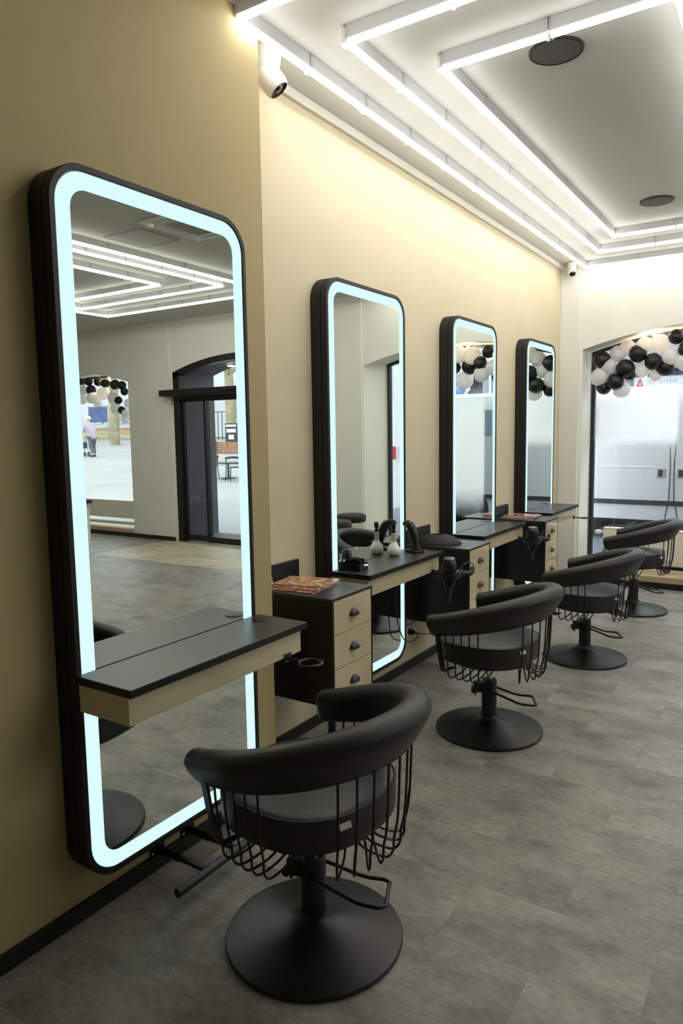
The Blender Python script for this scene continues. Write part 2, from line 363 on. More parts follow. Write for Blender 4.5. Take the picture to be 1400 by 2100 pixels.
# radiators
def radiator(x0,x1,z0,z1,y,label,pipes):
    t=thing('radiator',label,'radiator',(x0,y,z0)); L=x1-x0; h=z1-z0
    bm=new(); box(bm,0,L,0,.012,0,h,.003); box(bm,0,L,.06,.072,0,h,.003)
    n=int(L/.034)
    for i in range(n): x=.02+i*.034; box(bm,x,x+.02,-.006,0,.03,h-.03)
    obj('panel',bm,radiator_m,t)
    bm=new(); box(bm,-.004,L+.004,-.004,.078,h,h+.012,.002)
    obj('top_grille',bm,radiator_m,t)
    bm=new(); box(bm,-.006,0,-.006,.078,0,h,.001); obj('end_cover',bm,radiator_m,t)
    bm=new(); box(bm,L,L+.006,-.006,.078,0,h,.001); obj('end_cover',bm,radiator_m,t)
    for xx in(.1,L-.1):
        bm=new(); box(bm,xx-.015,xx+.015,.02,.05,.112-z0,0); obj('foot',bm,radiator_m,t)
    bm=new(); lathe(bm,[(0,-.09),(.018,-.088),(.024,-.07),(.024,-.035),(.014,-.03),(.014,0),(0,0)],20,(0,.03,h-.04),'x'); obj('valve',bm,white_plastic,t,smooth=50)
    if pipes:
        bm=new(); tube(bm,[(-.03,-.02,-.06),(L,-.02,-.06)],.016,12); tube(bm,[(1.2,-.02,-.06),(1.2,-.02,.02)],.02,10); obj('pipe',bm,white_plastic,t,smooth=50)
    return t
radiator(.385,2.1,.17,.5,7.39,'white panel radiator with round valve under the end window',False)
radiator(7.0,9.0,.24,.5,7.28,'cream panel radiator with pipes under the plaza window in the mirror',True)

# sliding door in arched opening
d=sempty('door_1'); o=OPEN[1]; y0,y1=7.13,7.23
bm=new()
def archband(bm,o,x0,x1,t,y0,y1,N=24,zoff=0):
    P=[]
    for k in range(N+1):
        x=x0+(x1-x0)*k/N; z=arch(x,o)+zoff; P.append([bm.verts.new((x,yy,zz)) for yy in(y0,y1) for zz in(z-t,z)])
    for a,b_ in zip(P,P[1:]):
        bm.faces.new((a[0],b_[0],b_[1],a[1])); bm.faces.new((a[2],a[3],b_[3],b_[2])); bm.faces.new((a[0],a[2],b_[2],b_[0])); bm.faces.new((a[1],b_[1],b_[3],a[3]))
archband(bm,o,3.66,5.99,.085,y0,y1); box(bm,5.88,5.99,y0,y1,0,2.36); box(bm,3.66,3.77,y0,y1,0,2.36); box(bm,3.77,5.88,y0,y1,1.98,2.03)
obj('door_frame',bm,bronze,d)
bm=new(); box(bm,3.5,6.12,6.98,7.13,2.03,2.115,.004); obj('track_box',bm,bronze,d)
bm=new(); box(bm,4.72,4.93,6.955,6.985,2.045,2.09,.006); obj('sensor',bm,plastic_black,d)
def leaf(x0,x1,y,nm,gm):
    bm=new(); f=.034
    box(bm,x0,x0+f,y,y+.04,.02,1.99); box(bm,x1-f,x1,y,y+.04,.02,1.99); box(bm,x0+f,x1-f,y,y+.04,.02,.1); box(bm,x0+f,x1-f,y,y+.04,1.95,1.99)
    L=obj(nm,bm,bronze,d); bm=new(); box(bm,x0+f,x1-f,y+.016,y+.024,.1,1.95); obj('pane',bm,gm,L); return L
leaf(5.40,5.88,7.17,'side_panel',tint_glass); leaf(3.77,4.25,7.17,'side_panel',tint_glass)
leaf(4.775,5.43,7.125,'sliding_leaf',win_glass); leaf(4.22,4.775,7.125,'sliding_leaf',win_glass)
bm=new()
P=[];N=20
for k in range(N+1):
    x=3.77+2.11*k/N; P.append((bm.verts.new((x,7.18,2.03)),bm.verts.new((x,7.18,arch(x,o)-.085))))
for a,b_ in zip(P,P[1:]): bm.faces.new((a[0],b_[0],b_[1],a[1]))
obj('fanlight_pane',bm,win_glass,d)
bm=new(); box(bm,5.55,5.70,7.10,7.125,.62,.66,.004); obj('handle',bm,steel_grey,d)
bm=new(); box(bm,6.02,6.06,7.10,7.12,1.93,2.01,.003); tag(obj('wall_switch',bm,white_plastic),'small white wall switch beside the arched sliding door','switch')
bm=new(); lathe(bm,[(0,0),(.055,0),(.055,.012),(0,.012)],24,(5.45,7.74,2.452)); tag(obj('downlight',bm,M['warm'] if False else emit('downlight',(1,.95,.85,1),6)),'round downlight in the grey passage outside the arched door','light')

# ---------------------------------------------------------------- mirror stations
WM,ZT,ZB,D=.8039,2.2559,.1525,.0948
RIM,BAND=.017,.052
def make_mirror():
    t=thing('led_mirror','','mirror')
    bm=new(); out=rrect(0,WM,ZB,ZT,.115); g=.004
    og=rrect(g,WM-g,ZB+g,ZT-g,.111)
    inn=rrect(RIM,WM-RIM,ZB+RIM,ZT-RIM,.1)
    R=ringloop(bm,[(.002,out),(.058,out),(.059,og),(.062,og),(.063,out),(D-.002,out),(D,rrect(.002,WM-.002,ZB+.002,ZT-.002,.113)),(D,inn),(D-.006,inn)])
    bm.faces.new(R[0][::-1])
    obj('frame',bm,frame_black,t,smooth=35)
    bm=new(); i2=rrect(RIM+BAND,WM-RIM-BAND,ZB+RIM+BAND,ZT-RIM-BAND,.055)
    ringloop(bm,[(D-.0035,rrect(RIM+.003,WM-RIM-.003,ZB+RIM+.003,ZT-RIM-.003,.098)),(D-.0035,i2)])
    obj('light_band',bm,M['led'],t)
    bm=new(); ringloop(bm,[(D-.0032,inn),(D-.0032,rrect(RIM+.004,WM-RIM-.004,ZB+RIM+.004,ZT-RIM-.004,.097))])
    obj('glass_edge',bm,mat('glass_edge',srgb(40,90,85),.2),t)
    bm=new(); R=ringloop(bm,[(D-.0036,i2),(D-.003,i2)]); bm.faces.new(R[1]); obj('mirror_glass',bm,mirror_m,t)
    return t
CP,CZ,CT,CL=.2304,.8126,.1083,.8174
def make_counter(ring):
    t=thing('styling_counter','','counter')
    bm=new(); box(bm,0,CP,0,CL,CZ-.024,CZ,.0015); obj('worktop',bm,laminate,t)
    bm=new(); box(bm,.0,CP+.0006,-.0006,CL+.0006,CZ-.0235,CZ-.0008); obj('edge_band',bm,laminate_edge,t)
    bm=new(); box(bm,0,CP-.018,.006,CL-.018,CZ-CT,CZ-.024,.001); obj('fascia',bm,gloss_cream,t)
    bm=new(); lathe(bm,[(0,.0025),(.02,.0025),(.031,.003),(.033,0)],28,(.06,CL-.063,CZ)); g=obj('cable_grommet',bm,plastic_black,t,smooth=30)
    bm=new(); box(bm,.033,.058,CL-.072,CL-.06,CZ+.002,CZ+.0034); obj('slot',bm,carcass,g)
    bm=new(); cx=CP+.085; cy=CL-.1; z=CZ-.1126
    if ring: pass
    tube(bm,[(cx+.041*math.cos(a),cy+.041*math.sin(a),z) for a in [2*PI*k/32 for k in range(32)]],.0045,8,closed=True)
    tube(bm,[(CP-.02,cy,z),(cx-.04,cy,z)],.0055,8); box(bm,CP-.018,CP-.013,cy-.018,cy+.018,z-.012,z+.018)
    obj('dryer_ring',bm,metal_black,t,smooth=40)
    return t
PC,KZ,KW,KB=.4293,.8082,.3295,.3341
def make_cabinet():
    t=thing('drawer_cabinet','','cabinet')
    bm=new(); th=.012
    box(bm,.001,PC-.002,0,th,KB,KZ-th); box(bm,.001,PC-.002,KW-th,KW,KB,KZ-th); box(bm,.001,PC-.002,th,KW-th,KB,KB+th); box(bm,.001,.012,th,KW-th,KB+th,KZ-th)
    obj('carcass',bm,carcass,t)
    bm=new(); box(bm,.001,PC,-.0015,KW+.0015,KZ-th,KZ,.001); obj('top_panel',bm,laminate,t)
    bm=new(); box(bm,.001,.018,0,KW,KZ,.8936,.001); obj('upstand',bm,laminate_edge,t)
    hh=(KZ-th-KB-th)/3
    for i in range(3):
        z0=KB+th+i*hh; 
        bm=new(); box(bm,PC-.36,PC-.001,th+.002,KW-th-.002,z0+.0015,z0+hh-.0015,.001); dr=obj('drawer',bm,gloss_cream,t)
        bm=new(); cy=KW/2; cz=z0+hh*.5; hw=.033
        # cup pull: quarter shell opening downward
        NU,NV=14,7; G_=[]
        for a in range(NU+1):
            th_=PI*a/NU; row=[]
            for b_ in range(NV+1):
                ph=PI/2*b_/NV
                x=.022*math.sin(ph)*math.sin(th_)**.6; yy=-hw*math.cos(th_); z=.030*math.sin(th_)*math.cos(ph)
                row.append(bm.verts.new((PC-.001+x,cy+yy,cz-.012+z)))
            G_.append(row)
        for a in range(NU):
            for b_ in range(NV):
                try: bm.faces.new((G_[a][b_],G_[a+1][b_],G_[a+1][b_+1],G_[a][b_+1]))
                except ValueError: pass
        bmesh.ops.remove_doubles(bm,verts=bm.verts,dist=1e-5)
        h=obj('handle',bm,pewter,dr,smooth=60); sm=h.modifiers.new('s','SOLIDIFY'); sm.thickness=.0018
    return t
MY=[1.2453,2.898,4.3531,5.8216]; MX=[PROUD,0,0,0]
ml=['tall rounded mirror with glowing white band nearest the camera','rounded glowing mirror behind the counter with the white bottle','rounded glowing mirror behind the bare third counter','farthest rounded glowing mirror next to the end window wall']
cl=['black topped cream counter fixed across the nearest mirror','black topped counter holding a white bottle, clipper and clip box','bare black topped counter between the two hair dryers','farthest black topped counter with empty ring holder']
m0=make_mirror(); c0=make_counter(True)
for i in range(4):
    mm=m0 if i==0 else dup(m0); cc=c0 if i==0 else dup(c0)
    mm.location=(MX[i],MY[i],0); mm['label']=ml[i]; mm['group']='illuminated styling mirrors along the left wall'
    cc.location=(MX[i]+D+.0008,MY[i],0); cc['label']=cl[i]; cc['group']='styling counters below the mirrors'
k0=make_cabinet()
kl=['wall hung black cabinet with cream drawers beside the nearest mirror','wall hung drawer cabinet with the black bowl on top','wall hung drawer cabinet with magazines, farthest along the wall']
for i,y in enumerate([2.4099,3.8561,5.3162]):
    k=k0 if i==0 else dup(k0); k.location=(0,y,0); k['label']=kl[i]; k['group']='drawer cabinets between the mirrors'
# footrest
t=thing('footrest','black tubular footrest on two arms under the nearest mirror','footrest',(PROUD,1.5,0))
FZ=.072
bm=new(); tube(bm,[(.245,-.045,FZ),(.245,.36,FZ)],.0145,16); obj('foot_bar',bm,metal_black,t,smooth=50)
for yy in(.095,.24):
    bm=new(); tube(bm,[(.006,yy,FZ),(.11,yy,FZ)],.014,14); tube(bm,[(.11,yy,FZ),(.238,yy,FZ)],.011,14); obj('arm',bm,metal_black,t,smooth=50)
    bm=new(); box(bm,.0,.006,yy-.032,yy+.032,FZ-.02,FZ+.055,.001); 
    p=obj('wall_plate',bm,metal_black,t)
    for a in(-.024,.024):
        for z in(-.008,.043):
            bm=new(); lathe(bm,[(0,.002),(.004,.002),(.005,0)],10,(.006,yy+a,FZ+z),'x'); obj('screw',bm,chrome,p)

# ---------------------------------------------------------------- styling chairs
def make_chair():
    t=thing('styling_chair','','chair')
    bm=new(); lathe(bm,[(0,0),(.258,0),(.264,.004),(.265,.010),(.262,.015),(.25,.018),(.2,.026),(.15,.036),(.10,.05),(.07,.062),(.052,.074),(.046,.086),(0,.086)],72)
    obj('base_plate',bm,base_m,t,smooth=30)
    bm=new(); lathe(bm,[(0,.07),(.041,.07),(.0375,.09),(.0375,.255),(.034,.262),(0,.262)],32); obj('column',bm,metal_black,t,smooth=30)
    bm=new(); lathe(bm,[(0,.20),(.014,.20),(.014,.345),(0,.345)],20); obj('piston',bm,chrome,t,smooth=30)
    # pump lever bracket and pedal
    bm=new(); a=math.radians(205); dx,dy=math.cos(a),math.sin(a)
    box(bm,-.078,-.02,-.02,.02,.195,.245,.004); lathe(bm,[(0,-.03),(.012,-.028),(.012,.028),(0,.03)],14,(-.078,0,.205),'y'); box(bm,-.072,-.064,-.006,.006,.175,.2)
    bmesh.ops.rotate(bm,verts=bm.verts,cent=(0,0,0),matrix=Matrix.Rotation(math.radians(25),3,'Z')); obj('pump_bracket',bm,metal_black,t)
    bm=new(); pts=[(-.05,.045,.222),(.03,.052,.205),(.13,.062,.165),(.16,.064,.158),(.205,.066,.155),(.222,.055,.154),(.222,-.055,.154),(.205,-.066,.155),(.16,-.064,.158),(.13,-.062,.165),(.03,-.052,.205),(-.05,-.045,.222)]
    tube(bm,pts,.0062,10); bmesh.ops.rotate(bm,verts=bm.verts,cent=(0,0,0),matrix=Matrix.Rotation(math.radians(28),3,'Z')); obj('foot_pedal',bm,metal_black,t,smooth=60)
    # ---- upper assembly, front is -x
    ZS=.364
    def sup(a,rx,ry,n=2.5):
        c,s=math.cos(a),math.sin(a); return (rx*abs(c)**(2/n)*(1 if c>=0 else -1),ry*abs(s)**(2/n)*(1 if s>=0 else -1))
    bm=new(); N=56; prof=[(0,0),(.93,0),(.985,.008),(1,.03),(1,.085),(.992,.096),(.965,.104),(.85,.108),(.5,.112),(0,.113)]
    rings=[]
    for r,z in prof:
        if r==0: rings.append([bm.verts.new((-.01,0,ZS+z))]); continue
        rings.append([bm.verts.new((-.01+sup(2*PI*k/N,.238,.243)[0]*r,sup(2*PI*k/N,.238,.243)[1]*r,ZS+z)) for k in range(N)])
    for a_,b_ in zip(rings,rings[1:]):
        for k in range(N):
            if len(a_)==1: bm.faces.new((a_[0],b_[k],b_[(k+1)%N]))
            elif len(b_)==1: bm.faces.new((a_[k],b_[0],a_[(k+1)%N]))
            else: bm.faces.new((a_[k],a_[(k+1)%N],b_[(k+1)%N],b_[k]))
    st=obj('seat',bm,seat_m,t,smooth=60)
    bm=new(); tube(bm,[(-.01+sup(2*PI*k/64,.236,.241)[0],sup(2*PI*k/64,.236,.241)[1],ZS+.1) for k in range(64)],.0032,6,closed=True); obj('piping',bm,leather,st,smooth=60)
    bm=new(); lathe(bm,[(0,ZS-.018),(.195,ZS-.018),(.2,ZS-.008),(.2,ZS),(0,ZS)],40); lathe(bm,[(0,ZS-.032),(.022,ZS-.032),(.03,ZS-.018),(0,ZS-.018)],20); obj('seat_frame',bm,metal_black,t,smooth=40)
    # care label on the side of seat at azimuth -20 deg
    az=math.radians(-24); c_,s_=math.cos(az),math.sin(az); p=Vector((sup(az,.238,.243)[0]-.01,sup(az,.238,.243)[1],ZS+.075)); n=Vector((c_,s_,0)); q=Vector((-s_,c_,0))
    bm=new(); vs=[bm.verts.new(p+n*.004+q*a_+Vector((0,0,1))*b_+n*e) for a_,b_,e in((-.016,-.004,.008),(.018,.0,.008),(.018,.014,0),(-.016,.010,0))]; bm.faces.new(vs)
    r_=bmesh.ops.extrude_face_region(bm,geom=bm.faces[:]); bmesh.ops.translate(bm,vec=n*.001,verts=[v for v in r_['geom'] if isinstance(v,bmesh.types.BMVert)])
    lb=obj('care_label',bm,label_white,st); lb['label']='small white care label'
    # rail
    RC=.297; A0=math.radians(97); LS=.142; LT=RC*A0+LS; ZA,ZBK=.570,.700
    def path(t_):
        s=abs(t_)*LT; sg=1 if t_>=0 else -1
        if s<=RC*A0: a=s/RC*sg; return RC*math.cos(a),RC*math.sin(a),math.cos(a),math.sin(a)
        a=A0*sg; d_=s-RC*A0; return RC*math.cos(a)-math.sin(a)*sg*d_,RC*math.sin(a)+math.cos(a)*sg*d_,math.cos(a),math.sin(a)
    def railc(t_):
        k=math.cos(abs(t_)*PI/2)**1.15 if abs(t_)<1 else 0
        return ZA+(ZBK-ZA)*k,k
    bm=new(); NS=72; NT=24; rows=[]
    def section(t_,sc,push=0):
        cx,cy,nx,ny=path(max(-1,min(1,t_))); z,k=railc(max(-1,min(1,t_)))
        fade=sc
        wt=(.037+.008*k)*fade; ht=(.036+.006*k)*fade; hb=(.070+.042*k)*(.35+.65*fade)*fade
        droop=0
        tx,ty=-ny,nx; sg=1 if t_>0 else -1
        cx+=tx*push*sg; cy+=ty*push*sg
        row=[]
        for j in range(NT):
            th_=2*PI*j/NT; c,s=math.cos(th_),math.sin(th_)
            if s>=0: u=wt*c; v=ht*s
            else:
                f=-s; u=wt*c*(1-.50*f**1.2)-f*f*(.012+.012*k); v=-hb*f**1.25
                if k<.001 or True: u=u
            u+=.010*k
            row.append(bm.verts.new((cx+nx*u,cy+ny*u,z+v-droop)))
        return row
    rows.append(section(-1,.62,.016)); rows.append(section(-1,.9,.012)); rows.append(section(-1,.98,.006))
    for i in range(NS+1): rows.append(section(-1+2*i/NS,1))
    rows.append(section(1,.98,.006)); rows.append(section(1,.9,.012)); rows.append(section(1,.62,.016))
    for a_,b_ in zip(rows,rows[1:]):
        for j in range(NT): bm.faces.new((a_[j],a_[(j+1)%NT],b_[(j+1)%NT],b_[j]))
    bm.faces.new(rows[0][::-1]); bm.faces.new(rows[-1])
    obj('backrest',bm,leather,t,smooth=75)
    # wires
    tts=[(-.29+.58*i/7,0) for i in range(8)]+[(s*(.62+.26*i/4),1) for s in(-1,1) for i in range(5)]
    for tt,side in tts:
        z,k=railc(tt); s=1 if tt>0 else -1; cx,cy,nx,ny=path(tt)
        def P(r,zz,da=0): o_=r-RC; q=-da*.25; return (cx+nx*o_-ny*q,cy+ny*o_+nx*q,zz)
        rb=.262
        da=math.radians(9)*s if side else math.radians(9)*(1 if tt>0 else -1)
        pts=[P(RC+.0,z-.02),P(.288,.44),P(rb+.012,.36),P(rb+.010,.325),P(rb-.004,.303,da*.15),P(.235,.308,da*.5),P(.205,.328,da),P(.178,.352,da*1.3)]
        bm=new(); tube(bm,smoothpath(pts,4),.0036,6); obj('wire',bm,metal_black,t,smooth=60)
    for s in(-1,1):
        bm=new(); cx,cy,nx,ny=path(.95*s); n=Vector((nx,ny,0)); ty=Vector((-ny,nx,0)); prev=None
        fw=Vector((.010,0,0))
        for dn,zz,q in((0,ZA-.04,0),(-.012,.44,.3),(-.03,.35,.8),(-.04,.325,1),(-.12,.325,1.2)):
            p=Vector((cx,cy,zz))+n*dn+fw*q
            ring=[bm.verts.new(p+ty*u+n*v) for u,v in((-.013,-.004),(.013,-.004),(.013,.004),(-.013,.004))]
            if prev: 
                for j in range(4): bm.faces.new((prev[j],prev[(j+1)%4],ring[(j+1)%4],ring[j]))
            else: bm.faces.new(ring[::-1])
            prev=ring
        bm.faces.new(prev); obj('arm_post',bm,metal_black,t)
    return t
ch0=make_chair()
chl=['black round backed salon chair in front of the nearest mirror','black salon chair in front of the counter with the white bottle','black salon chair third from the camera','farthest black salon chair beside the radiator']
UPPER=('seat','seat_frame','backrest','wire','arm_post','piston')
spots=[(.885,1.61,-5,.035),(.778,3.29,-2,.022),(.892,4.69,0,.0),(.91,6.17,2,.03)]
for i,(x,y,a,dz) in enumerate(spots):
    c=ch0 if i==0 else dup(ch0); c.location=(x,y,0); c.rotation_euler=(0,0,math.radians(a)); c['label']=chl[i]; c['group']='salon chairs in a row'
bpy.context.view_layer.update()
for o_,(x,y,a,dz) in zip([q for q in C.objects if q.get('category')=='chair' and 'salon chair' in q['label']],spots):
    for q in o_.children:
        if q.name.split('.')[0] in UPPER: q.location.z+=dz

# ---------------------------------------------------------------- ceiling lights
TZ=3.0; TR=.0135
seg_me={}
def seg_mesh(L,kind):
    key=(round(L,4),kind)
    if key in seg_me: return seg_me[key]
    bm=new()
    if kind=='tube': tube(bm,[(-L/2,0,0),(L/2,0,0)],TR,12); mt=M['tube']
    elif kind=='housing': box(bm,-L/2,L/2,-.011,.011,TR*.6,H-TZ,.002); mt=mat('housing_grey',srgb(190,190,190),.5)
    else:
        box(bm,-.014,.014,-.0155,.0155,-TR-.002,H-TZ,.002); mt=clear_plastic
    me=bpy.data.meshes.new(kind); bmesh.ops.recalc_face_normals(bm,faces=bm.faces); bm.to_mesh(me); bm.free(); me.materials.append(mt)
    seg_me[key]=me; return me
def put(name,me,loc,rz,par):
    o=bpy.data.objects.new(name,me); C.objects.link(o); o.location=loc; o.rotation_euler=(0,0,rz); o.parent=par; return o
def light_loop(x0,x1,y0,y1,label,group):
    t=thing('tube_light_frame',label,'light',(0,0,TZ),0,group)
    for (ax,ay,bx,by) in((x0,y0,x1,y0),(x1,y0,x1,y1),(x1,y1,x0,y1),(x0,y1,x0,y0)):
        L=math.hypot(bx-ax,by-ay); n=max(1,round(L/.43)); l=L/n; rz=math.atan2(by-ay,bx-ax); ux,uy=(bx-ax)/L,(by-ay)/L
        for k in range(n):
            c=(k+.5)*l; p=(ax+ux*c,ay+uy*c,0)
            g=.008
            put('tube',seg_mesh(l-2*g if n>1 else l,'tube'),p,rz,t); put('housing',seg_mesh(l-.006,'housing'),p,rz,t)
            q=(ax+ux*k*l,ay+uy*k*l,0); put('connector',seg_mesh(.03,'connector'),q,rz,t)
gA='nested tube light frames over the chairs'; gB='nested tube light frames towards the entrance'
light_loop(.245,2.07,2.13,7.02,'outermost white tube light rectangle above the chairs, nearest the tan wall',gA)
light_loop(.487,1.83,2.49,6.49,'middle white tube light rectangle above the chairs',gA)
light_loop(.706,1.60,2.885,6.04,'innermost white tube light rectangle around two ceiling speakers',gA)
light_loop(3.42,6.05,2.3,6.13,'outermost tube light rectangle reflected in the nearest mirror',gB)
light_loop(3.63,5.86,2.7,5.60,'middle tube light rectangle reflected in the nearest mirror',gB)
light_loop(4.10,5.43,3.1,5.19,'innermost tube light rectangle reflected in the nearest mirror',gB)
# speakers
for (x,y,l) in((1.107,3.132,'larger looking round dark ceiling speaker nearer the camera'),(1.107,5.494,'round dark ceiling speaker farther from the camera')):
    t=thing('ceiling_speaker',l,'speaker',(x,y,H-.008),0,'ceiling speakers')
    bm=new(); lathe(bm,[(0,-.001),(.1,-.001),(.105,0),(.108,.002),(.108,.008),(0,.008)],48); obj('grille',bm,mat('speaker_mesh',srgb(66,64,64),.7,noise=.15,scale=120,bump=.8,bscale=900),t,smooth=40)
    bm=new(); lathe(bm,[(.105,-.002),(.111,0),(.111,.008),(.105,.008)],48); obj('rim',bm,mat('speaker_rim',srgb(40,40,42),.5),t,smooth=40)
# cameras
def seccam(loc,rz,label,s=1,group='security cameras',tilt=.6):
    t=thing('security_camera',label,'camera',loc,rz,group)
    bm=new(); lathe(bm,[(0,0),(.052*s,0),(.055*s,-.01*s),(.05*s,-.05*s),(.04*s,-.075*s),(.02*s,-.08*s),(0,-.08*s)],28); obj('base',bm,white_plastic,t,smooth=40)
    bm=new(); lathe(bm,[(0,-.05*s),(.02*s,-.045*s),(.04*s,-.03*s),(.046*s,0),(.045*s,.04*s),(.04*s,.055*s),(.036*s,.057*s)],28); 
    rot=Matrix.Rotation(math.radians(142),3,'Y')
    bmesh.ops.rotate(bm,verts=bm.verts,cent=(0,0,0),matrix=rot); bmesh.ops.translate(bm,verts=bm.verts,vec=(.01*s,0,-.09*s)); h=obj('head',bm,white_plastic,t,smooth=40)
    bm=new(); lathe(bm,[(.036*s,.057*s),(.034*s,.05*s),(.02*s,.05*s),(.014*s,.058*s),(0,.058*s)],24)
    bmesh.ops.rotate(bm,verts=bm.verts,cent=(0,0,0),matrix=rot); bmesh.ops.translate(bm,verts=bm.verts,vec=(.01*s,0,-.09*s)); obj('lens',bm,plastic_black,h,smooth=40)
seccam((.12,2.45,H),math.radians(35),'white turret security camera by the corner of the tan wall',1.15)
seccam((.12,7.0,H-.005),math.radians(-60),'small white security camera in the far ceiling corner',.8)
# AC cassette + hatch (seen in mirror)
t=thing('air_conditioner','square white ceiling air conditioner cassette reflected in the nearest mirror','air conditioner',(2.45,4.05,H))
bm=new(); box(bm,-.31,.31,-.31,.31,-.018,0,.008); obj('cover',bm,white_plastic,t)
bm=new()
for k in range(9): box(bm,-.17,.17,-.17+.04*k,-.155+.04*k,-.026,-.018)
obj('grille',bm,mat('ac_grille',srgb(170,170,165),.5),t)
for k,(a,b_,c_,d_) in enumerate(((-.2,.2,-.27,-.23),(-.2,.2,.23,.27),(-.27,-.23,-.2,.2),(.23,.27,-.2,.2))):
    bm=new(); box(bm,a,b_,c_,d_,-.024,-.018,.002); obj('louver',bm,mat('ac_louver',srgb(190,190,186),.4),t)
bm=new(); lathe(bm,[(0,-.05),(.02,-.045),(.03,-.03),(.03,-.018),(0,-.018)],20,(.25,-.25,0)); obj('sensor_eye',bm,white_plastic,t,smooth=40)
t=thing('access_hatch','flush square ceiling access hatch beside the air conditioner','hatch',(3.09,4.07,H))
bm=new(); box(bm,-.2,.2,-.2,.2,-.004,0,.001); obj('panel',bm,ceil_m,t)
bm=new()
for q in((-.206,-.2,-.206,.206),(.2,.206,-.206,.206),(-.2,.2,-.206,-.2),(-.2,.2,.2,.206)): box(bm,*q,-.006,0)
obj('rim',bm,mat('hatch_rim',srgb(160,158,150),.6),t)
bm=new(); lathe(bm,[(0,-.006),(.008,-.006),(.008,-.003),(0,-.003)],14,(0,-.17,0)); obj('lock',bm,print_grey,t)

# ---------------------------------------------------------------- things on counters
def bottle(x,y,label,rz=0):
    t=thing('spray_bottle',label,'bottle',(x,y,CZ),rz)
    bm=new(); lathe(bm,[(0,0),(.022,0),(.030,.004),(.037,.016),(.039,.028),(.036,.042),(.026,.058),(.0165,.072),(.0145,.078),(.0145,.08),(0,.08)],32); obj('body',bm,pearl,t,smooth=50)
    bm=new(); lathe(bm,[(0,.079),(.0135,.079),(.0135,.128),(0,.128)],24); obj('neck',bm,tape,t,smooth=40)
    bm=new(); lathe(bm,[(0,.127),(.0125,.127),(.0125,.14),(.008,.142),(.008,.15),(0,.15)],20); hd=obj('cap',bm,plastic_black,t,smooth=40)
    return t,hd
t1,h1=bottle(.147,3.455,'pearl white bulb bottle with black spray head on the second counter',math.radians(20)); 
bm=new(); box(bm,-.009,.010,-.011,.011,.148,.176,.003); box(bm,-.007,.012,-.008,.008,.172,.182,.003); box(bm,-.005,.0,-.012,.012,.15,.17); obj('trigger',bm,plastic_black,h1)
# clipper on charging stand
t=thing('hair_clipper','black corded hair clipper standing in its charging base','clipper',(.20,3.60,CZ),math.radians(-20))
bm=new()
path=[(.02,-.0,.02),(.006,0,.06),(-.006,0,.1),(-.02,0,.135),(-.035,0,.155)]; rr=[.013,.017,.02,.021,.017]
tube(bm,smoothpath(path,4),[.017+ (.009*min(1,i/8)) for i in range(17)],14); obj('body',bm,plastic_black,t,smooth=60)
bm=new(); tube(bm,smoothpath([(-.033,0,.152),(-.05,0,.163),(-.075,0,.160),(-.085,0,.15)],4),[.022,.021,.02,.019,.018,.017,.016,.015,.014,.013,.012,.011,.01],12); obj('head',bm,plastic_matt,t,smooth=60)
bm=new(); box(bm,-.042,-.026,-.012,.012,.165,.175,.002); obj('blade',bm,gold,t)
bm=new(); tube(bm,smoothpath([(.017,-.001,.05),(.012,-.001,.08),(.0,-.001,.12)],4),.006,8); obj('side_trim',bm,steel_grey,t,smooth=60)
t=thing('charging_stand','small black charging stand holding the hair clipper','stand',(.20,3.60,CZ),math.radians(-20))
bm=new(); box(bm,-.04,.05,-.034,.034,0,.014,.005); box(bm,-.012,.04,-.022,.022,.012,.028,.005); obj('foot',bm,plastic_matt,t)
bm=new(); tube(bm,smoothpath([(.045,.02,.01),(.06,.04,.03),(.05,.06,.01),(.07,.09,.004),(.08,.15,.003)],5),.002,6); obj('cord',bm,cable_m,t,smooth=60)
# clip box
t=thing('clip_box','open black box filled with sectioning clips on the counter corner','box',(.168,2.99,CZ),0); t.scale=(1.15,1.15,1.2)
bm=new(); 
for q in((-.055,.055,-.035,.035,0,.003),(-.055,.055,-.035,-.032,.003,.032),(-.055,.055,.032,.035,.003,.032),(-.055,-.052,-.032,.032,.003,.032),(.052,.055,-.032,.032,.003,.032)): box(bm,*q)
obj('tray',bm,plastic_black,t)
cr=random.Random(3)
for k,(x,y,a,h) in enumerate(((-.035,-.015,.1,.088),(-.02,.012,-.15,.08),(-.002,-.012,.2,.05),(.012,.015,-.1,.052),(.028,-.01,.25,.055),(.04,.012,.4,.05),(-.04,.016,-.2,.06))):
    c=thing('hair_clip',['tallest black hair clip at the mirror side corner of the box, teal tipped','second tallest black hair clip at the mirror side, farther row','black hair clip leaning in the middle of the box, near row','black hair clip in the middle of the box, far row','black hair clip second from the counter edge, near row','black hair clip at the counter edge end of the box','short black hair clip in the box corner by the mirror glass'][k],'clip',(.165+x,2.985+y,CZ+.004),cr.uniform(-.4,.4),'hair clips in the box'); c.scale=(1.25,1.3,1.15)
    for s in(1,-1):
        bm=new(); prev=None
        for z,wd in((0,.004),(h*.4,.008),(h*.8,.012),(h,.006)):
            xc=a*z*.6+s*(.004+.004*math.sin(z/h*PI)); ring=[bm.verts.new(q) for q in((xc-.002,-wd,z),(xc+.002,-wd,z),(xc+.002,wd,z),(xc-.002,wd,z))]
            if prev:
                for j in range(4): bm.faces.new((prev[j],prev[(j+1)%4],ring[(j+1)%4],ring[j]))
            else: bm.faces.new(ring[::-1])
            prev=ring
        bm.faces.new(prev); obj('jaw',bm,teal if (k==0 and s<0) else plastic_black,c)
    bm=new(); lathe(bm,[(0,-.01),(.004,-.01),(.004,.01),(0,.01)],10,(a*.3*.3,0,h*.45),'y'); obj('spring',bm,chrome,c)
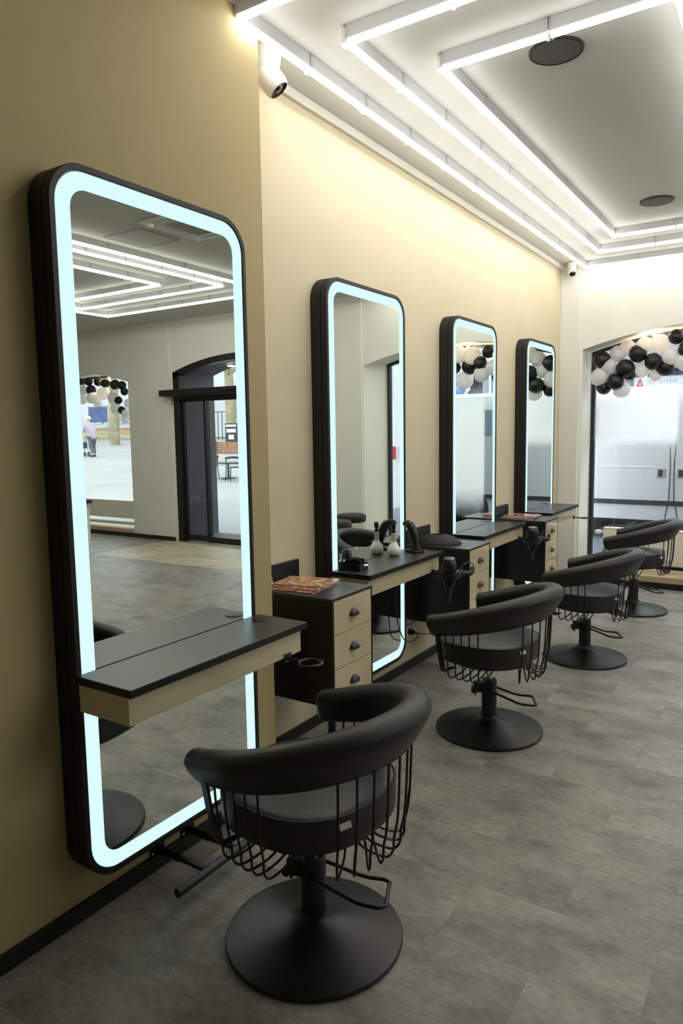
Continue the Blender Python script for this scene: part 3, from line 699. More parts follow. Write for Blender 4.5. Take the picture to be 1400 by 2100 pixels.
# black bowl / neck tray on cabinet 2
t=thing('neck_tray','low black rubber neck tray with two scooped openings','tray',(.17,3.985,KZ+.001),math.radians(20))
bm=new(); NU,NV=40,8; g=[]
for i in range(NU):
    a=2*PI*i/NU; row=[]
    for j in range(NV+1):
        q=j/NV; r=1-.72*q; rx,ry=.145*r,.105*r; z=.004+.052*math.sin(q*PI/2)**.8
        z-=.016*q*max(0,math.cos(2*a))**2*(1 if q>.5 else 0)
        row.append(bm.verts.new((rx*math.cos(a)*1.0,ry*math.sin(a),z)))
    g.append(row)
for i in range(NU):
    for j in range(NV): bm.faces.new((g[i][j],g[(i+1)%NU][j],g[(i+1)%NU][j+1],g[i][j+1]))
bo=[bm.verts.new((.145*math.cos(2*PI*i/NU),.105*math.sin(2*PI*i/NU),0)) for i in range(NU)]
for i in range(NU): bm.faces.new((bo[i],bo[(i+1)%NU],g[(i+1)%NU][0],g[i][0]))
bm.faces.new(bo[::-1])
obj('body',bm,plastic_matt,t,smooth=50)
bm=new(); lathe(bm,[(0,.008),(.8,.006),(1,0)],24)
for v in bm.verts: v.co=(v.co.x*.034,v.co.y*.022,v.co.z*1+.038)
obj('recess',bm,plastic_black,t,smooth=50)
bm=new(); tube(bm,[(-.036+0*k,0,0) for k in range(0)] or [(.045*math.cos(a)*.85,.028*math.sin(a),.053) for a in [2*PI*k/24 for k in range(24)]],.004,6,closed=True); obj('rim',bm,plastic_matt,t,smooth=60)
# magazines
pages=mat('magazine_pages',srgb(225,220,205),.6)
pal=[[srgb(190,60,60),srgb(225,190,170),srgb(60,50,60),srgb(200,150,110),srgb(210,90,130),srgb(120,60,60)],
     [srgb(205,120,60),srgb(235,220,205),srgb(70,60,110),srgb(180,60,50),srgb(120,110,110),srgb(225,170,150)],
     [srgb(215,175,140),srgb(190,130,100),srgb(190,180,90),srgb(200,80,110),srgb(240,230,215),srgb(180,120,90)],
     [srgb(180,70,50),srgb(230,220,210),srgb(110,60,50),srgb(215,160,120),srgb(120,120,125),srgb(235,200,180)]]
def magazine(x,y,z,rz,k,label,group,sx=.255,sy=.19,th=.005):
    t=thing('magazine',label,'magazine',(x,y,z),rz,group)
    bm=new(); box(bm,-sx/2+.001,sx/2-.002,-sy/2+.001,sy/2-.001,.0006,th-.0006); obj('pages',bm,pages,t)
    bm=new(); N=8
    for zz in(0,th-.0006):
        box(bm,-sx/2,sx/2,-sy/2,sy/2,zz,zz+.0006)
    box(bm,-sx/2-.0006,-sx/2,-sy/2,sy/2,0,th)
    obj('cover',bm,cover_mat('cover_%d_%d'%(k,int(x*1000)),pal[k%4],k*3.1+x*9),t)
magazine(.16,2.535,KZ+.0008,math.radians(4),0,'colourful magazine at the bottom of the near stack','magazines beside the nearest mirror',.27)
magazine(.158,2.56,KZ+.0063,math.radians(7),1,'colourful magazine in the middle of the near stack','magazines beside the nearest mirror',.262)
magazine(.165,2.60,KZ+.0118,math.radians(12),2,'glossy tan and yellow magazine on top of the near stack','magazines beside the nearest mirror',.25)
magazine(.17,5.50,KZ+.0008,math.radians(6),3,'red and brown magazine at the bottom of the far stack','magazines on the far cabinet')
magazine(.175,5.51,KZ+.0063,math.radians(12),0,'red magazine in the middle of the far stack','magazines on the far cabinet')
magazine(.18,5.52,KZ+.0118,math.radians(2),1,'pale orange magazine on top of the far stack','magazines on the far cabinet')
t=thing('leaflet','lime green leaflet leaning behind the near magazine stack','leaflet',(.045,2.475,KZ+.001),0)
bm=new(); vs=[bm.verts.new(q) for q in((0,-.045,0),(.0,.03,.0),(-.02,.035,.055),(-.024,.0,.05))]; bm.faces.new(vs); o_=obj('sheet',bm,mat('lime_print',srgb(150,190,50),.4),t); sm=o_.modifiers.new('s','SOLIDIFY'); sm.thickness=.001
bm=new(); vs=[bm.verts.new(q) for q in((-.0065,-.01,.014),(-.0065,.012,.014),(-.0115,.014,.026),(-.0115,-.006,.026))]; bmesh.ops.translate(bm,verts=bm.verts,vec=(.003,0,.001)); bm.faces.new(vs); obj('white_print',bm,label_white,t)
# hair dryers in rings
def dryer(x,y,label,seed):
    t=thing('hair_dryer',label,'hair dryer',(x,y,.70),math.radians(10),'hair dryers hanging in counter rings'); t.scale=(1.22,1.22,1.22)
    bm=new(); lathe(bm,[(0,.078),(.02,.08),(.026,.074),(.034,.045),(.038,.01),(.036,-.01),(.028,-.04),(.022,-.055),(.0,-.055)],24); obj('barrel',bm,plastic_black,t,smooth=50)
    bm=new(); lathe(bm,[(.012,.0805),(.024,.079),(.0265,.074),(.024,.075),(.012,.079)],24); lathe(bm,[(0,.0815),(.008,.0815),(.008,.079),(0,.079)],16); obj('intake_grille',bm,steel_grey,t,smooth=40)
    bm=new(); lathe(bm,[(0,-.05),(.02,-.05),(.018,-.10),(.016,-.13),(0,-.13)],20)
    for v in bm.verts:
        if v.co.z<-.09: v.co.x*=.5; v.co.y*=1.5
    obj('nozzle',bm,plastic_matt,t,smooth=50)
    bm=new(); tube(bm,smoothpath([(.028,.02,.008),(.05,.05,-.0),(.068,.085,-.008),(.078,.12,-.004),(.08,.14,.012)],4),[.014]*9+[.013,.013,.012,.012,.011,.01,.009,.007],12); obj('handle',bm,plastic_matt,t,smooth=60)
    bm=new(); rr=random.Random(seed)
    for k in range(4):
        pts=[]
        for j in range(30):
            a=2*PI*j/30; r=.046+.006*rr.random()+k*.002
            pts.append((r*math.cos(a)*1.05,r*math.sin(a)*1.15+.005,-.008+k*.006+.014*math.sin(a+k*.4)))
        tube(bm,pts,.0024,6,closed=True)
    tube(bm,smoothpath([(.03,.045,.01),(.05,.075,.035),(.065,.11,.042),(.08,.145,.025),(.08,.15,-.005),(.072,.13,-.012),(.07,.115,.01),(.078,.128,.02)],6),.0024,6)
    tube(bm,smoothpath([(-.04,-.02,0),(-.045,-.02,-.06),(-.035,0,-.11),(-.02,.01,-.12)],6),.0022,6)
    obj('cord',bm,cable_m,t,smooth=60)
    bm=new(); box(bm,-.002,.002,-.01,.01,.01,.018); bmesh.ops.translate(bm,verts=bm.verts,vec=(.0385,0,.0)); obj('badge',bm,label_white,t)
RX=D+CP+.085
dryer(RX,MY[1]+CL-.1,'black hair dryer hanging beside the counter with the white bottle',4)
dryer(RX,MY[2]+CL-.1,'black hair dryer with looped cord hanging beside the bare counter',9)
# sockets
def socket(y,z,label,n=2):
    t=thing('wall_socket',label,'socket',(0,y,z),0,'white wall sockets')
    for k in range(n):
        yy=(k-(n-1)/2)*.072
        bm=new(); box(bm,0,.010,yy-.036,yy+.036,-.036,.036,.003); p=obj('plate',bm,white_plastic,t)
        bm=new(); lathe(bm,[(.022,.0102),(.020,.003),(0,.003)],24,(0,yy,0),'x'); lathe(bm,[(.026,.0102),(.0215,.0125),(.020,.0102)],24,(0,yy,0),'x'); obj('recess',bm,mat('socket_shadow',srgb(200,198,190),.5),p,smooth=40)
socket(3.93,.245,'double white wall socket under the second counter')
socket(2.60,.235,'white wall socket below the nearest drawer cabinet')
t=thing('power_cable','black power cable plugged into the double socket','cable',(0,3.894,.245))
bm=new(); lathe(bm,[(0,.002),(.019,.004),(.019,.03),(.012,.045),(.006,.055),(0,.055)],20,(0,0,0),'x'); obj('plug',bm,plastic_black,t,smooth=40)
bm=new(); tube(bm,smoothpath([(.05,0,0),(.07,.02,-.008),(.07,.1,-.03),(.06,.2,-.055),(.05,.3,-.06),(.035,.38,-.02),(.025,.41,.06)],6),.0035,8); obj('cord',bm,cable_m,t,smooth=60)
bm=new(); tube(bm,smoothpath([(.05,-.0,.0),(.10,-.05,.0),(.125,-.18,.0),(.13,-.3,.05),(.12,-.36,.2),(.13,-.38,.455)],6),.0035,8); obj('cord',bm,cable_m,t,smooth=60)
# little wheel-like foot behind chair
# stools
def stool(x,y,label):
    t=thing('stool',label,'stool',(x,y,0),0,'round black stools')
    bm=new(); lathe(bm,[(0,.49),(.15,.49),(.165,.498),(.17,.515),(.17,.555),(.163,.572),(.14,.58),(0,.584)],40); obj('seat',bm,leather,t,smooth=45)
    bm=new(); lathe(bm,[(0,.06),(.02,.06),(.02,.49),(0,.49)],16); obj('column',bm,chrome,t,smooth=40)
    for k in range(5):
        a=2*PI*k/5
        bm=new(); tube(bm,[(0,0,.085),(.2*math.cos(a),.2*math.sin(a),.05)],[.016,.011],8); l=obj('leg',bm,chrome,t,smooth=40)
        bm=new(); lathe(bm,[(0,-.012),(.022,-.012),(.022,.012),(0,.012)],16,(.2*math.cos(a),.2*math.sin(a),.0225),'x'); obj('caster',bm,plastic_matt,l,smooth=40)
stool(2.25,6.2,'left round black stool reflected in the second mirror')
stool(2.42,6.78,'right round black stool reflected in the second mirror')
# low partition seen in the first mirror
t=thing('room_divider','low cream divider with black cap reflected in the nearest mirror','divider',(3.50,3.72,0))
bm=new(); box(bm,0,.9,-.03,.03,0,.955,.003); obj('panel',bm,wall_cream,t)
bm=new(); box(bm,-.03,.92,-.04,.04,.955,.98,.003); obj('cap',bm,laminate_edge,t)
bm=new(); box(bm,.02,.045,-.012,.012,.98,1.75,.002); obj('post',bm,win_black,t)

# ---------------------------------------------------------------- balloons
bme={}
def balloon_mesh(c):
    if c in bme: return bme[c]
    bm=new(); pr=[]
    for k in range(15):
        a=PI*k/14; z=-math.cos(a); r=math.sin(a)*(1 if z>0 else 1-.10*z*z); pr.append((max(r,0) if 0<k<14 else 0,z*(1.0 if z>0 else 1.12)))
    lathe(bm,pr,24); lathe(bm,[(0,-1.11),(.05,-1.12),(.09,-1.2),(0,-1.2)],10)
    me=bpy.data.meshes.new('balloon'); bmesh.ops.recalc_face_normals(bm,faces=bm.faces); bm.to_mesh(me); bm.free(); me.materials.append(bal_b if c=='b' else bal_w)
    for p in me.polygons: p.use_smooth=True
    bme[c]=me; return me
br=random.Random(5)
def garland(L,y,back,place,grp,ctr):
    for n,(x,z,r,c) in enumerate(L):
        yy=y+(.055 if n in back else 0)+br.uniform(-.012,.012)
        o=bpy.data.objects.new('balloon',balloon_mesh('b' if c=='b' else 'w')); C.objects.link(o); o.location=(x,yy,z); o.scale=(r,r,r)
        o.rotation_euler=(br.uniform(-1.2,-.4),br.uniform(-.5,.5),br.uniform(-1,1))
        col='black' if c=='b' else ('white balloon glowing from the warm spotlight' if c=='l' else 'white')
        tag(o,'','balloon',grp); ctr.append((o,col,x,z,r))
W1d=[(0.343,2.167,0.082,'b'),(0.407,2.099,0.075,'w'),(0.327,2.006,0.085,'w'),(0.357,1.905,0.072,'b'),(0.475,1.949,0.079,'b'),(0.524,1.876,0.079,'w'),(0.563,2.072,0.088,'b'),(0.482,2.22,0.078,'w'),(0.567,2.269,0.074,'w'),(0.674,2.203,0.082,'b'),(0.73,2.283,0.073,'l'),(0.865,2.283,0.085,'l'),(0.812,2.122,0.079,'b'),(0.705,2.06,0.076,'w'),(0.91,2.062,0.077,'b'),(0.956,2.162,0.078,'w'),(1.093,2.215,0.074,'b'),(0.587,2.026,0.063,'b'),(0.823,1.999,0.055,'w')]
W1m=[(1.338,2.322,0.091,'l'),(1.19,2.30,0.095,'l'),(1.0,2.332,0.07,'b'),(1.245,2.197,0.086,'b'),(1.398,2.186,0.071,'b'),(1.085,2.105,0.085,'w'),(1.304,2.051,0.096,'w'),(1.5,2.28,.08,'w'),(1.55,2.15,.075,'b'),(1.68,2.24,.08,'b'),(1.8,2.18,.075,'w'),(1.92,2.2,.07,'b'),(1.7,2.1,.07,'w')]
W2=[(8.217,2.343,0.07,'b'),(8.006,2.349,0.065,'b'),(7.791,2.338,0.071,'b'),(7.597,2.306,0.07,'b'),(7.392,2.275,0.076,'b'),(7.243,2.257,0.063,'b'),(7.95,2.218,0.076,'b'),(8.381,2.212,0.067,'b'),(8.154,2.225,0.083,'w'),(8.175,2.096,0.088,'w'),(7.927,2.098,0.091,'w'),(7.884,2.021,0.065,'w'),(7.691,2.156,0.097,'w'),(7.462,2.205,0.064,'w'),(7.2,2.161,0.059,'b'),(7.501,2.132,0.064,'b'),(7.442,2.077,0.089,'w'),(7.318,2.035,0.059,'b'),(7.18,1.994,0.059,'w'),(7.39,1.918,0.089,'w'),(7.266,1.883,0.059,'b'),(7.192,1.829,0.059,'w'),(8.343,2.046,0.089,'b'),(7.198,1.745,0.053,'w')]
ctr=[]; garland(W1d,7.31,{5,7,8,13,14,17,18,3},'',"black and white balloon garland in the end window",ctr)
ctr2=[]; garland(W1m,7.32,{3,6},'',"black and white balloon garland in the end window",ctr2)
ctr3=[]; garland(W2,7.30,{11,13,15,18},'',"balloon garland in the plaza window",ctr3)
lab1=['black balloon at the left end of the garland, highest there','pale white balloon overlapping the leftmost black balloon','large white balloon at the far left, against the reveal','black balloon lowest at the left end of the garland','black balloon above the lowest white one','white balloon hanging lowest in the end window','biggest black balloon in the left half of the garland','pale translucent balloon tucked behind, above the biggest black one','cream balloon touching the arch left of the spotlight','black balloon directly left of the glowing pair','left glowing white balloon by the warm spotlight','right glowing white balloon by the warm spotlight','black balloon directly below the glowing pair','translucent white balloon behind, right of the biggest black one','black balloon behind, below the cream balloon at right','cream balloon right of the glowing pair','black balloon cut by the right photo edge','black balloon half hidden behind the biggest black one','small pale balloon hanging above the pharmacy sign']
for (o,col,x,z,r),l in zip(ctr,lab1): o['label']=l
def auto(ctr,place):
    order=sorted(ctr,key=lambda q:q[2])
    for i,(o,col,x,z,r) in enumerate(order):
        kind='black' if col=='black' else 'white'
        same=[q for q in order if (q[1]=='black')==(col=='black')]; k=[q[0] for q in same].index(o)
        ordn=['first','second','third','fourth','fifth','sixth','seventh','eighth','ninth','tenth','eleventh','twelfth','thirteenth','fourteenth'][k]
        o['label']='%s balloon, %s %s one from the %s'%(kind,ordn,kind,place)
auto(ctr2,'middle of the end window garland rightwards'); auto(ctr3,'door side of the plaza window garland')
def spot(x,z,label):
    t=thing('spotlight',label,'light',(x,7.38,z))
    bm=new(); lathe(bm,[(0,.03),(.022,.03),(.022,0),(.018,0),(.018,.02),(0,.02)],16); obj('can',bm,white_plastic,t,smooth=40)
    bm=new(); lathe(bm,[(0,-.004),(.012,-.002),(.016,.006),(0,.016)],14); obj('bulb',bm,M['warm'],t,smooth=40)
    l=bpy.data.lights.new('spotlight_lamp','POINT'); l.energy=5.5; l.color=(1,.76,.5); l.shadow_soft_size=.02
    lo=bpy.data.objects.new('lamp',l); C.objects.link(lo); lo.location=(0,-.0,-.03); lo.parent=t
spot(.80,arch(.80,OPEN[0])-.032,'warm spotlight among balloons in the end window arch'); spot(1.27,arch(1.27,OPEN[0])-.032,'warm spotlight at the crown of the end window arch')
spot(7.62,arch(7.62,OPEN[2])-.032,'warm spotlight among balloons in the plaza window arch')

# ---------------------------------------------------------------- outside
def gz(y): return max(0,(y-8)*.058)-.03
paving=mat('light_paving',srgb(152,151,150),.8,noise=.08,scale=.6,bump=.3,bscale=6)
asphalt=mat('asphalt',srgb(104,108,116),.85,noise=.08,scale=2)
def ground(name,x0,x1,m_):
    bm=new(); ys=[7.6,8.0,40,80]
    P=[[bm.verts.new((x,y,gz(y))) for x in(x0,x1)] for y in ys]; Q=[[bm.verts.new((x,y,gz(y)-.2)) for x in(x0,x1)] for y in ys]
    for A,B,f in((P,P,1),(Q,Q,-1)):
        for a,b_ in zip(A,A[1:]): bm.faces.new((a[0],a[1],b_[1],b_[0]) if f>0 else (b_[0],b_[1],a[1],a[0]))
    struct(name,bm,m_)
ground('ground_street',-30,4.2,asphalt); ground('ground_plaza',4.2,90,paving)
fac_w=mat('facade_white',srgb(190,191,194),.85,noise=.04,scale=.5); fac_g=mat('facade_grey',srgb(140,140,146),.85,noise=.06,scale=.8); fac_c=mat('facade_cream',srgb(222,218,206),.85,noise=.04,scale=.5)
pane_far=mat('far_window_pane',srgb(120,132,142),.1,spec=.8); pane_blue=mat('far_window_blue',srgb(120,150,175),.12)
def building(label,x0,x1,y,h,m_,wins,depth=6,roof=True,mural=None):
    zb=gz(y)-.3; t=thing('building',label,'building',(x0,y,zb))
    bm=new(); box(bm,0,x1-x0,0,depth,0,h); obj('wall',bm,m_,t)
    if roof: bm=new(); box(bm,-.3,x1-x0+.3,-.3,depth,h,h+.25); obj('cornice',bm,fac_g,t)
    for (a,b_,c_,d_) in wins:
        a-=x0;b_-=x0;c_-=zb;d_-=zb
        bm=new()
        for q in((a,a+.06,c_,d_),(b_-.06,b_,c_,d_),(a,b_,c_,c_+.06),(a,b_,d_-.06,d_),((a+b_)/2-.03,(a+b_)/2+.03,c_,d_)): box(bm,q[0],q[1],-.06,.02,q[2],q[3])
        wf=obj('window',bm,white_trim,t); bm=new(); box(bm,a,b_,-.02,-.01,c_,d_); obj('pane',bm,pane_far,wf)
    return t
wins=[(x,x+1.0,z,z+1.4) for x in [-9,-6.5,-4,-1.5] for z in(4.6,7.6)]
bA=building('grey apartment building above the red and white pharmacy sign',-12,1.6,24,6.8,fac_g,[q for q in wins if q[3]<6.5])
bm=new(); box(bm,2,12.6,-1.2,0,2.62,2.8); obj('canopy',bm,mat('canopy_grey',srgb(120,120,126),.7),bA)
bm=new()
for k in range(5): box(bm,1.4+k*2.2,3.0+k*2.2,-.03,0,.9,2.5)
obj('shop_window',bm,pane_far,bA)
wins=[(x,x+.8,z,z+1.1) for x in [2.6,4.6,6.3,8.3,10.3] for z in(2.6,5.0)]
building('white apartment building seen in the third mirror',2.5,12.0,22,6.9,fac_w,wins)
wins=[(x,x+1.5,z,z+1.2) for x in [22,25.5,29,32.2,35.6,38.6,42,45] for z in(2.35,5.6)]
bP=building('long white building with mural wall across the plaza',13,60,32,9,fac_w,wins)
# mural wall
mural=bpy.data.materials.new('mural'); mural.use_nodes=True; nt=mural.node_tree; b=nt.nodes['Principled BSDF']
n=nt.nodes.new('ShaderNodeTexNoise'); n.inputs['Scale'].default_value=1.2; n.inputs['Detail'].default_value=4; r=nt.nodes.new('ShaderNodeValToRGB'); e=r.color_ramp.elements
e[0].position=.3; e[0].color=srgb(90,110,130); e[1].position=.7; e[1].color=srgb(190,160,90)
for p_,c_ in((.4,srgb(110,130,90)),(.5,srgb(180,170,130)),(.6,srgb(150,110,90))): x=e.new(p_); x.color=c_
nt.links.new(n.outputs[0],r.inputs[0]); nt.links.new(r.outputs[0],b.inputs['Base Color'])
t=thing('mural_wall','low wall with colourful mural across the plaza','wall',(30,30,gz(30)-.1))
bm=new(); box(bm,0,14,0,.2,0,.85); obj('painted_face',bm,mural,t); bm=new(); box(bm,-.05,14.05,-.05,.25,.85,.93); obj('coping',bm,fac_w,t)
t=thing('banner','dark blue banner on the plaza building','banner',(35.2,29.6,2.35)); bm=new(); box(bm,0,1.8,0,.04,0,.95); obj('cloth',bm,mat('blue_cloth',srgb(70,85,125),.8,noise=.3,scale=2),t)
bm=new(); tube(bm,[(-.05,.02,1.0),(1.85,.02,1.0)],.03,8); obj('pole',bm,steel_grey,t); bm=new(); box(bm,-.03,0,0,.04,-1.1,1.0); box(bm,1.8,1.83,0,.04,-1.1,1.0); obj('post',bm,steel_grey,t)
# pharmacy sign
red=mat('sign_red',srgb(200,40,50),.5); signw=mat('sign_white',srgb(200,206,212),.5)
t=thing('pharmacy_sign','white ST VITUS APOTHEKE shop sign with red A emblems','sign',(-2.42,23.2,0))
bm=new(); box(bm,0,2.0,0,.25,2.60,3.02,.01); obj('sign_box',bm,signw,t)
bm=new(); box(bm,-.12,0,.02,.25,2.55,3.06); box(bm,2.0,2.1,.02,.25,2.55,3.06); obj('end_cap',bm,mat('sign_edge',srgb(110,115,125),.5),t)
rx=(PI/2,0,0)
text('emblem','A',.44,(.03,-.004,2.66),rx,red,t); text('emblem','A',.44,(1.31,-.004,2.65),rx,red,t)
text('lettering','ST VITUS',.15,(.43,-.004,2.82),rx,mat('sign_pink',srgb(205,120,140),.5),t,sp=1.35); text('lettering','APOTHEKE',.085,(.56,-.004,2.68),rx,mat('sign_blue',srgb(150,170,185),.5),t,sp=1.25)
bm=new(); box(bm,0,.09,0,.09,0,2.4); t=thing('street_pole','pale grey street pole in front of the pharmacy sign','pole',(-1.575,20,gz(20))); obj('shaft',bm,fac_w,t); bm=new(); box(bm,-.04,.13,-.04,.13,0,.12); obj('foot',bm,fac_g,t)
# van
van=thing('van','silver grey delivery van parked outside the end window','van',(-3.0,9.6,gz(9.6)))
vp=mat('van_silver',srgb(184,184,186),.35,spec=.5,coat=.4); vd=mat('van_trim',srgb(40,42,46),.6)
bm=new(); prof=[(0,.28),(0,1.0),(.02,1.35),(.06,1.75),(.14,1.92),(.3,1.97),(1.5,1.97),(1.66,1.92),(1.74,1.75),(1.78,1.35),(1.8,1.0),(1.8,.28)]
xs=[0,.06,5.85,5.92]
R=[[bm.verts.new((x,yy,zz if q in(1,2) else (zz*.97+.01))) for yy,zz in prof] for q,x in enumerate(xs)]
for a,b_ in zip(R,R[1:]):
    for k in range(len(prof)): bm.faces.new((a[k],a[(k+1)%len(prof)],b_[(k+1)%len(prof)],b_[k]))
bm.faces.new(R[0][::-1]); bm.faces.new(R[-1]); obj('body',bm,vp,van,smooth=30)
bm=new(); box(bm,.03,5.9,-.018,.01,.47,.53,.004); obj('rub_strip',bm,vd,van)
bm=new(); box(bm,.5,3.5,-.006,.01,.945,.955,.001); obj('swage_line',bm,label_white,van)
for xx,sl in((3.655,-.03),(3.70,.04)):
    bm=new(); tube(bm,[(xx+sl,-.004+.07,1.75),(xx,-.004,1.0),(xx-.0,-.006,.8),(xx+sl*.2,-.006,.55),(xx+sl*1.5,-.002,.3)],.005,6); obj('door_seam',bm,vd,van)
for xx in(3.5,3.73):
    bm=new(); box(bm,xx,xx+.105,-.01,.004,.82,.93,.004); h=obj('door_handle',bm,mat('handle_silver',srgb(170,172,176),.3,metal=.5),van); bm=new(); box(bm,xx+.02,xx+.075,-.014,.0,.83,.92,.01); obj('grip',bm,vd,h)
for a,b_ in((.5,1.9),(2.1,3.4),(3.95,5.5)):
    bm=new(); vs=[bm.verts.new(q) for q in((a,.024,1.37),(b_,.024,1.37),(b_-.03,.055,1.72),(a+.03,.055,1.72))]; bm.faces.new(vs); r_=bmesh.ops.extrude_face_region(bm,geom=bm.faces[:]); bmesh.ops.translate(bm,vec=(0,-.012,0),verts=[v for v in r_['geom'] if isinstance(v,bmesh.types.BMVert)])
    obj('side_window',bm,pane_far,van)
for xx in(.95,5.2):
    bm=new(); lathe(bm,[(0,-.02),(.2,-.02),(.31,-.01),(.33,.03),(.33,.2),(0,.2)],36,(xx,.0,.31),'y'); wl=obj('wheel',bm,mat('tyre',srgb(30,30,32),.8),van,smooth=40)
    bm=new(); lathe(bm,[(0,-.035),(.06,-.035),(.17,-.03),(.2,-.015),(.2,0)],28,(xx,.0,.31),'y'); obj('hub_cap',bm,steel_grey,wl,smooth=30)
# bike sign, traffic light
t=thing('cycle_path_sign','round blue cycle path sign on a pole in the third mirror','sign',(4.33,14,gz(14)))
bm=new(); tube(bm,[(0,0,0),(0,0,2.35)],.025,8); obj('pole',bm,steel_grey,t)
bm=new(); lathe(bm,[(0,-.03),(.21,-.03),(.21,-.015),(0,-.015)],32,(0,0,2.07),'y'); dsc=obj('disc',bm,mat('sign_blue_disc',srgb(30,95,190),.4),t)
bm=new()
for cx in(-.085,.085): tube(bm,[(cx+.052*math.cos(2*PI*k/20),-.034,2.04+.052*math.sin(2*PI*k/20)) for k in range(20)],.007,6,closed=True)
for a,b_ in(((-.085,2.04),(-.03,2.12)),((-.03,2.12),(.05,2.12)),((.05,2.12),(.085,2.04)),((-.085,2.04),(0,2.03)),((0,2.03),(.05,2.12)),((0,2.03),(-.04,2.14)),((.05,2.12),(.045,2.16))): tube(bm,[(a[0],-.034,a[1]),(b_[0],-.034,b_[1])],.006,6)
obj('bicycle_symbol',bm,signw,dsc)
t=thing('traffic_light','dark traffic light with three hooded lamps in the third mirror','traffic light',(3.9,14,gz(14)))
bm=new(); tube(bm,[(.12,.1,0),(.12,.1,2.5)],.045,10); obj('pole',bm,steel_grey,t)
bm=new(); box(bm,-.11,.11,-.06,.1,1.55,2.3,.02); bd=obj('housing',bm,plastic_matt,t)
for k in range(3):
    z=1.68+k*.24
    bm=new()
    for j in range(12):
        a0=PI*j/12-.1; a1=PI*(j+1)/12-.1
        v=[bm.verts.new(q) for q in((.09*math.cos(a0),-.06,z+.09*math.sin(a0)),(.09*math.cos(a1),-.06,z+.09*math.sin(a1)),(.085*math.cos(a1),-.24,z+.085*math.sin(a1)),(.085*math.cos(a0),-.24,z+.085*math.sin(a0)))]; bm.faces.new(v)
    o_=obj('hood',bm,plastic_matt,bd); sm=o_.modifiers.new('s','SOLIDIFY'); sm.thickness=.006
    bm=new(); lathe(bm,[(0,-.075),(.07,-.065),(.075,-.06),(0,-.06)],20,(0,0,z),'y'); obj('lamp_lens',bm,mat('lens_dark',srgb(60,40,30),.2),bd)
# barrier, red and white (mirror 2 edge)
t=thing('road_barrier','red and white road barrier outside the end window','barrier',(4.2,12.2,gz(12.2)))
for k in range(6):
    bm=new(); box(bm,k*.3,(k+1)*.3,0,.04,.75,1.0); obj('board',bm,red if k%2==0 else signw,t)
for xx in(.05,1.7): bm=new(); box(bm,xx,xx+.05,-.03,.07,0,1.05); obj('post',bm,signw,t)
# trees
bark=mat('plane_bark',srgb(150,140,112),.9,noise=.3,scale=3,bump=.5,bscale=8)
def tree(x,y,r,h,label,seed):
    t=thing('plane_tree',label,'tree',(x,y,gz(y)-.05)); rr=random.Random(seed)
    bm=new(); tube(bm,smoothpath([(0,0,0),(.03,0,.4),(.0,.02,h*.5),(.06,0,h)],5),[r*1.5,r*1.2]+[r]*10+[r*.9,r*.85,r*.8,r*.75],12); obj('trunk',bm,bark,t,smooth=60)
    for k in range(6):
        a=2*PI*k/6+rr.random(); L=rr.uniform(2.5,4); p0=Vector((.05,0,h-rr.uniform(0,.5))); p1=p0+Vector((math.cos(a)*L*.35,math.sin(a)*L*.35,L*.4)); p2=p1+Vector((math.cos(a)*L*.2,math.sin(a)*L*.2,L*.5))
        bm=new(); tube(bm,smoothpath([p0,p1,p2],4),[r*.45,r*.42,r*.4,r*.36,r*.32,r*.28,r*.22,r*.16,r*.1],8)
        for s in range(3):
            q=p1.lerp(p2,rr.random()); b2=a+rr.uniform(-1,1); q2=q+Vector((math.cos(b2)*.9,math.sin(b2)*.9,rr.uniform(.5,1.1))); tube(bm,[q,q2],[r*.15,r*.05],6)
        obj('branch',bm,bark,t,smooth=60)
tree(30.2,26,.27,5.2,'bare plane tree trunk seen through the plaza window in the mirror',1)
tree(21.8,26,.26,3.6,'bare forked plane tree seen through the arched door in the mirror',2)
# bench / slatted planter, table, chairs, menu board
t=thing('slatted_bench','brown wooden slatted bench on the plaza outside the door','bench',(13.4,18,gz(18)))
for k in range(5): bm=new(); box(bm,0,2.1,0,.05,.33+k*.075,.39+k*.075,.005); obj('slat',bm,mat('bench_wood',srgb(150,105,75),.6,noise=.15,scale=5),t)
for k in range(3): bm=new(); box(bm,0,2.1,-.45+k*.15,-.33+k*.15,.3,.33,.004); obj('slat',bm,M['bench_wood'],t)
for xx in(.1,1.95): bm=new(); box(bm,xx,xx+.06,-.42,.08,0,.72); obj('leg',bm,steel_grey,t)
dark=mat('dark_cafe_metal',srgb(35,40,44),.5)
t=thing('cafe_table','dark round cafe table on the plaza outside the door','table',(11.4,14.2,gz(14.2)))
bm=new(); lathe(bm,[(0,.40),(.35,.40),(.35,.425),(0,.425)],28); obj('top',bm,dark,t); bm=new(); lathe(bm,[(0,0),(.2,0),(.2,.02),(.03,.04),(.025,.4),(0,.4)],16); obj('pedestal',bm,dark,t,smooth=30)
def cafe_chair(x,y,rz,label):
    t=thing('cafe_chair',label,'chair',(x,y,gz(y)),rz,'dark cafe chairs on the plaza')
    bm=new(); box(bm,-.2,.2,-.2,.2,.34,.365,.01); obj('seat',bm,dark,t)
    bm=new(); tube(bm,smoothpath([(-.19,.2,.58),(0,.24,.6),(.19,.2,.58)],5),.03,8); obj('backrest',bm,dark,t,smooth=50)
    for sx in(-1,1):
        bm=new(); tube(bm,[(sx*.18,-.18,.35),(sx*.2,-.2,0)],.013,6); obj('leg',bm,dark,t)
        bm=new(); tube(bm,[(sx*.18,.2,.6),(sx*.18,.18,.35),(sx*.2,.22,0)],.013,6); obj('leg',bm,dark,t)
cafe_chair(11.95,14.0,math.radians(90),'dark cafe chair left of the round table in the door reflection'); cafe_chair(10.8,13.8,math.radians(-60),'dark cafe chair right of the round table in the door reflection')
